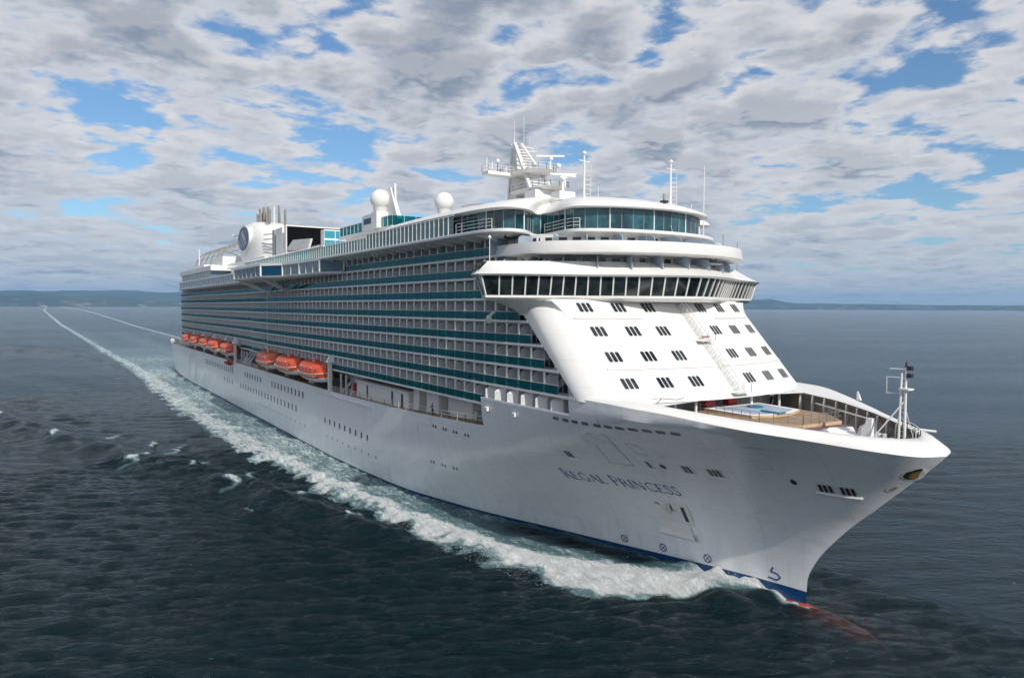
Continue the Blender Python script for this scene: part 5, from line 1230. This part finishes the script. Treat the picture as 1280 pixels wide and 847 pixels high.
# short wind ripples, stretched across the wind
mp = h.n('ShaderNodeMapping'); mp.vector_type = 'TEXTURE'; mp.inputs['Rotation'].default_value = (0, 0, R(150)); mp.inputs['Scale'].default_value = (1.0, 3.2, 1.0); h.l(pos, mp.inputs[0])
n1 = h.noise(mp.outputs[0], 1.25, 7, .62, .3); n2 = h.noise(mp.outputs[0], .30, 5, .55, .4); n3 = h.noise(mp.outputs[0], .016, 4, .5)
rg1 = h.math('SUBTRACT', 1.0, h.math('ABSOLUTE', h.math('SUBTRACT', h.math('MULTIPLY', n1, 2.0), 1.0)))
rg2 = h.math('SUBTRACT', 1.0, h.math('ABSOLUTE', h.math('SUBTRACT', h.math('MULTIPLY', n2, 2.0), 1.0)))
hgt = h.math('ADD', h.math('ADD', h.math('MULTIPLY', rg1, .16), h.math('MULTIPLY', n1, .95)), h.math('MULTIPLY', rg2, .45))
# patches where the breeze ruffles the surface more
gust = h.smooth(n3, .35, .65, .65, 1.15)
bp = h.n('ShaderNodeBump'); bp.inputs['Distance'].default_value = 1.0; h.l(h.math('MULTIPLY', gust, .85), bp.inputs['Strength']); h.l(hgt, bp.inputs['Height'])
pb = h.n('ShaderNodeBsdfPrincipled'); pb.inputs['Base Color'].default_value = (.0014, .0110, .0150, 1); pb.inputs['Roughness'].default_value = .10; pb.inputs['IOR'].default_value = 1.333; pb.inputs['Specular IOR Level'].default_value = .30; pb.inputs['Specular Tint'].default_value = (.80, .93, 1.0, 1)
h.l(bp.outputs[0], pb.inputs['Normal'])
trn0 = h.n('ShaderNodeBsdfTransparent'); trn0.inputs[0].default_value = (.55, .60, .58, 1)
wgl = h.n('ShaderNodeBsdfGlossy'); wgl.inputs['Roughness'].default_value = .1; h.l(bp.outputs[0], wgl.inputs['Normal']); wfr = h.n('ShaderNodeFresnel'); wfr.inputs[0].default_value = 1.333; h.l(bp.outputs[0], wfr.inputs['Normal'])
trn = h.n('ShaderNodeMixShader'); h.l(wfr.outputs[0], trn.inputs[0]); h.l(trn0.outputs[0], trn.inputs[1]); h.l(wgl.outputs[0], trn.inputs[2])
mc = h.n('ShaderNodeMixShader'); h.l(h.math('MULTIPLY', ca_.outputs['Fac'], .90), mc.inputs[0]); h.l(pb.outputs[0], mc.inputs[1]); h.l(trn.outputs[0], mc.inputs[2])
# foam: torn by noise at two sizes
mf = h.n('ShaderNodeMapping'); mf.inputs['Scale'].default_value = (.48, 1.25, 1.0); h.l(pos, mf.inputs[0])
fn = h.noise(mf.outputs[0], 1.1, 9, .74, .8); fn2 = h.noise(mf.outputs[0], .28, 5, .62, .6); 
fsum = h.math('ADD', h.math('MULTIPLY', fn, .72), h.math('MULTIPLY', fn2, .28))
thr = h.math('SUBTRACT', 1.0, fa.outputs['Fac'])
edge = h.math('SUBTRACT', fsum, h.math('ADD', h.math('MULTIPLY', thr, .62), .20))
mask = h.math('MULTIPLY', h.smooth(edge, -.06, .16), h.smooth(fa.outputs['Fac'], .12, .35))
milk = h.math('MULTIPLY', h.smooth(fa.outputs['Fac'], .15, .55), .5)
fc = h.mix(h.smooth(edge, .0, .25), (.42, .55, .58, 1), (.86, .88, .89, 1))  # teal colours thin foam and paints shadows into the dense foam
fd = h.n('ShaderNodeBsdfPrincipled'); fd.inputs['Roughness'].default_value = .85; fd.inputs['Specular IOR Level'].default_value = .2; h.l(fc, fd.inputs['Base Color'])
fb = h.n('ShaderNodeBump'); fb.inputs['Strength'].default_value = 1.0; fb.inputs['Distance'].default_value = 1.3; h.l(fn, fb.inputs['Height']); h.l(fb.outputs[0], fd.inputs['Normal'])
milky = h.n('ShaderNodeBsdfPrincipled'); milky.inputs['Base Color'].default_value = (.13, .25, .27, 1); milky.inputs['Roughness'].default_value = .25; h.l(bp.outputs[0], milky.inputs['Normal'])
m1 = h.n('ShaderNodeMixShader'); h.l(milk, m1.inputs[0]); h.l(mc.outputs[0], m1.inputs[1]); h.l(milky.outputs[0], m1.inputs[2])
m2 = h.n('ShaderNodeMixShader'); h.l(mask, m2.inputs[0]); h.l(m1.outputs[0], m2.inputs[1]); h.l(fd.outputs[0], m2.inputs[2])
h.l(m2.outputs[0], o.inputs[0]); me.materials.append(wm)
mat('deep', (.002, .006, .008), .9)
dp = MB(); dp.face([(200, -80, -9), (400, -80, -9), (400, 60, -9), (200, 60, -9)], 'deep'); tag(dp.build('deep_water'), kind='structure')
# spray thrown up by the bow wave
mat('spray', (.86, .88, .9), .9)
N = 8000; sv = []; sf = []
for k in range(N):
    s_ = rng.uniform(0, 1) ** 1.1
    X = 309.5 - s_ * 46; yo_ = np.interp(X, [p[0] for p in OUT][::-1], [p[1] for p in OUT][::-1]); yi_ = np.interp(X, [p[0] for p in INN][::-1], [p[1] for p in INN][::-1])
    Y = yo_ + (yi_ - yo_) * np.clip(rng.normal(.35, .25), -.12, 1.1); hz = rng.exponential(.17) * (1.2 - s_ * .7)
    base = WZ + .4 + 1.2 * math.exp(-((Y - (yo_ + yi_) / 2) / (1.2 + .16 * abs(yo_ - yi_))) ** 2) * min(1, (316.6 - X) / 5); sz = rng.uniform(.02, .05)
    d = rng.normal(0, 1, (4, 3)); d /= np.linalg.norm(d, axis=1)[:, None]; b0 = len(sv); sv += [tuple(np.array((X, Y, base + hz - .2)) + q_ * sz) for q_ in d]; sf += [(b0, b0 + 1, b0 + 2), (b0, b0 + 2, b0 + 3), (b0, b0 + 3, b0 + 1), (b0 + 1, b0 + 3, b0 + 2)]
sm_ = bpy.data.meshes.new('sea_spray'); sm_.from_pydata(sv, [], sf); sm_.materials.append(MT['spray']); spo = bpy.data.objects.new('sea_spray', sm_); col.objects.link(spo); tag(spo, 'white spray flying off the bow wave', 'spray', kind='stuff')

# ------------------------------------------------------------------ far coast
def coast(name, az0, az1, dist, prof, c, n=160, deep_=4000):
    v = []; nr = 7
    for i in range(n + 1):
        tt = i / n; az = R(az0 + (az1 - az0) * tt)
        hh = prof(tt) * dist / 906.5; hh *= 1 + .05 * math.sin(tt * 31) * math.sin(tt * 13 + 1) + .015 * math.sin(tt * 97)
        for j in range(nr):
            q_ = j / (nr - 1); rr = dist + deep_ * q_; zz = WZ - 3 + (hh + 3) * math.sin(math.pi * min(1, q_ * 1.15) / 1.15 * .9 + .0) ** .8 * (1 + .05 * math.sin(i * .3 + j * 2.1) * (0 < j < nr - 1))
            v.append((CAM[0] + rr * math.cos(az), CAM[1] + rr * math.sin(az), zz))
    fcs = [(i * nr + j, (i + 1) * nr + j, (i + 1) * nr + j + 1, i * nr + j + 1) for i in range(n) for j in range(nr - 1)]
    me_ = bpy.data.meshes.new(name); me_.from_pydata(v, [], fcs); me_.polygons.foreach_set('use_smooth', [True] * len(fcs)); me_.materials.append(c); ob = bpy.data.objects.new(name, me_); col.objects.link(ob); tag(ob, kind='structure')
def town(h, b):
    g = h.n('ShaderNodeNewGeometry'); s = h.n('ShaderNodeSeparateXYZ'); h.l(g.outputs['Position'], s.inputs[0])
    nz = h.noise(g.outputs['Position'], .0028, 8, .75); lowz = h.smooth(s.outputs[2], 20, 190, 1, 0); f_ = h.math('MULTIPLY', h.smooth(nz, .54, .66), lowz)
    n2_ = h.noise(g.outputs['Position'], .0009, 5, .6)
    c = h.mix(h.smooth(n2_, .35, .65), (.035, .055, .045, 1), (.07, .095, .07, 1)); c = h.mix(f_, c, (.55, .52, .48, 1)); h.l(c, b.inputs['Base Color'])
mat('hill_green', (.05, .07, .05), .9, build=town)
YD = math.degrees(YAW)
def az_of(px): return YD - math.degrees(math.atan((px - 640) / 906.5))
pl = lambda P: (lambda tt: interp(tt, [p[0] for p in P], [p[1] for p in P]))
coast('far_hills', az_of(-260), az_of(300), 26000, pl([(0, 12), (.28, 15), (.45, 17), (.62, 19), (.72, 19), (.8, 16), (.86, 19.5), (.9, 13), (1, 8)]), MT['hill_green'], deep_=5000)
coast('near_hills', az_of(-300), az_of(260), 17000, pl([(0, 10), (.4, 12), (.55, 14.5), (.7, 12), (.85, 8), (1, 5)]), MT['hill_green'])
coast('far_hills', az_of(900), az_of(1400), 24000, pl([(0, 10), (.1, 13), (.15, 12.5), (.2, 8.5), (.35, 7), (.6, 6), (.9, 5), (1, 5)]), MT['hill_green'], deep_=4000)
# air: even haze over the whole scene
hz = MB(); hz.box(-46000, 32000, -46000, 46000, -12, 900, 'deep'); hzo = hz.build('haze'); tag(hzo, kind='stuff')
hm = bpy.data.materials.new('haze'); hm.use_nodes = True; t = hm.node_tree; t.nodes.clear(); h = NT(t); o = h.n('ShaderNodeOutputMaterial'); pv = h.n('ShaderNodeVolumePrincipled')
pv.inputs['Color'].default_value = (.30, .60, 1.0, 1); pv.inputs['Density'].default_value = 2.5e-5; pv.inputs['Anisotropy'].default_value = 0.0; h.l(pv.outputs[0], o.inputs['Volume'])
hzo.data.materials.clear(); hzo.data.materials.append(hm)
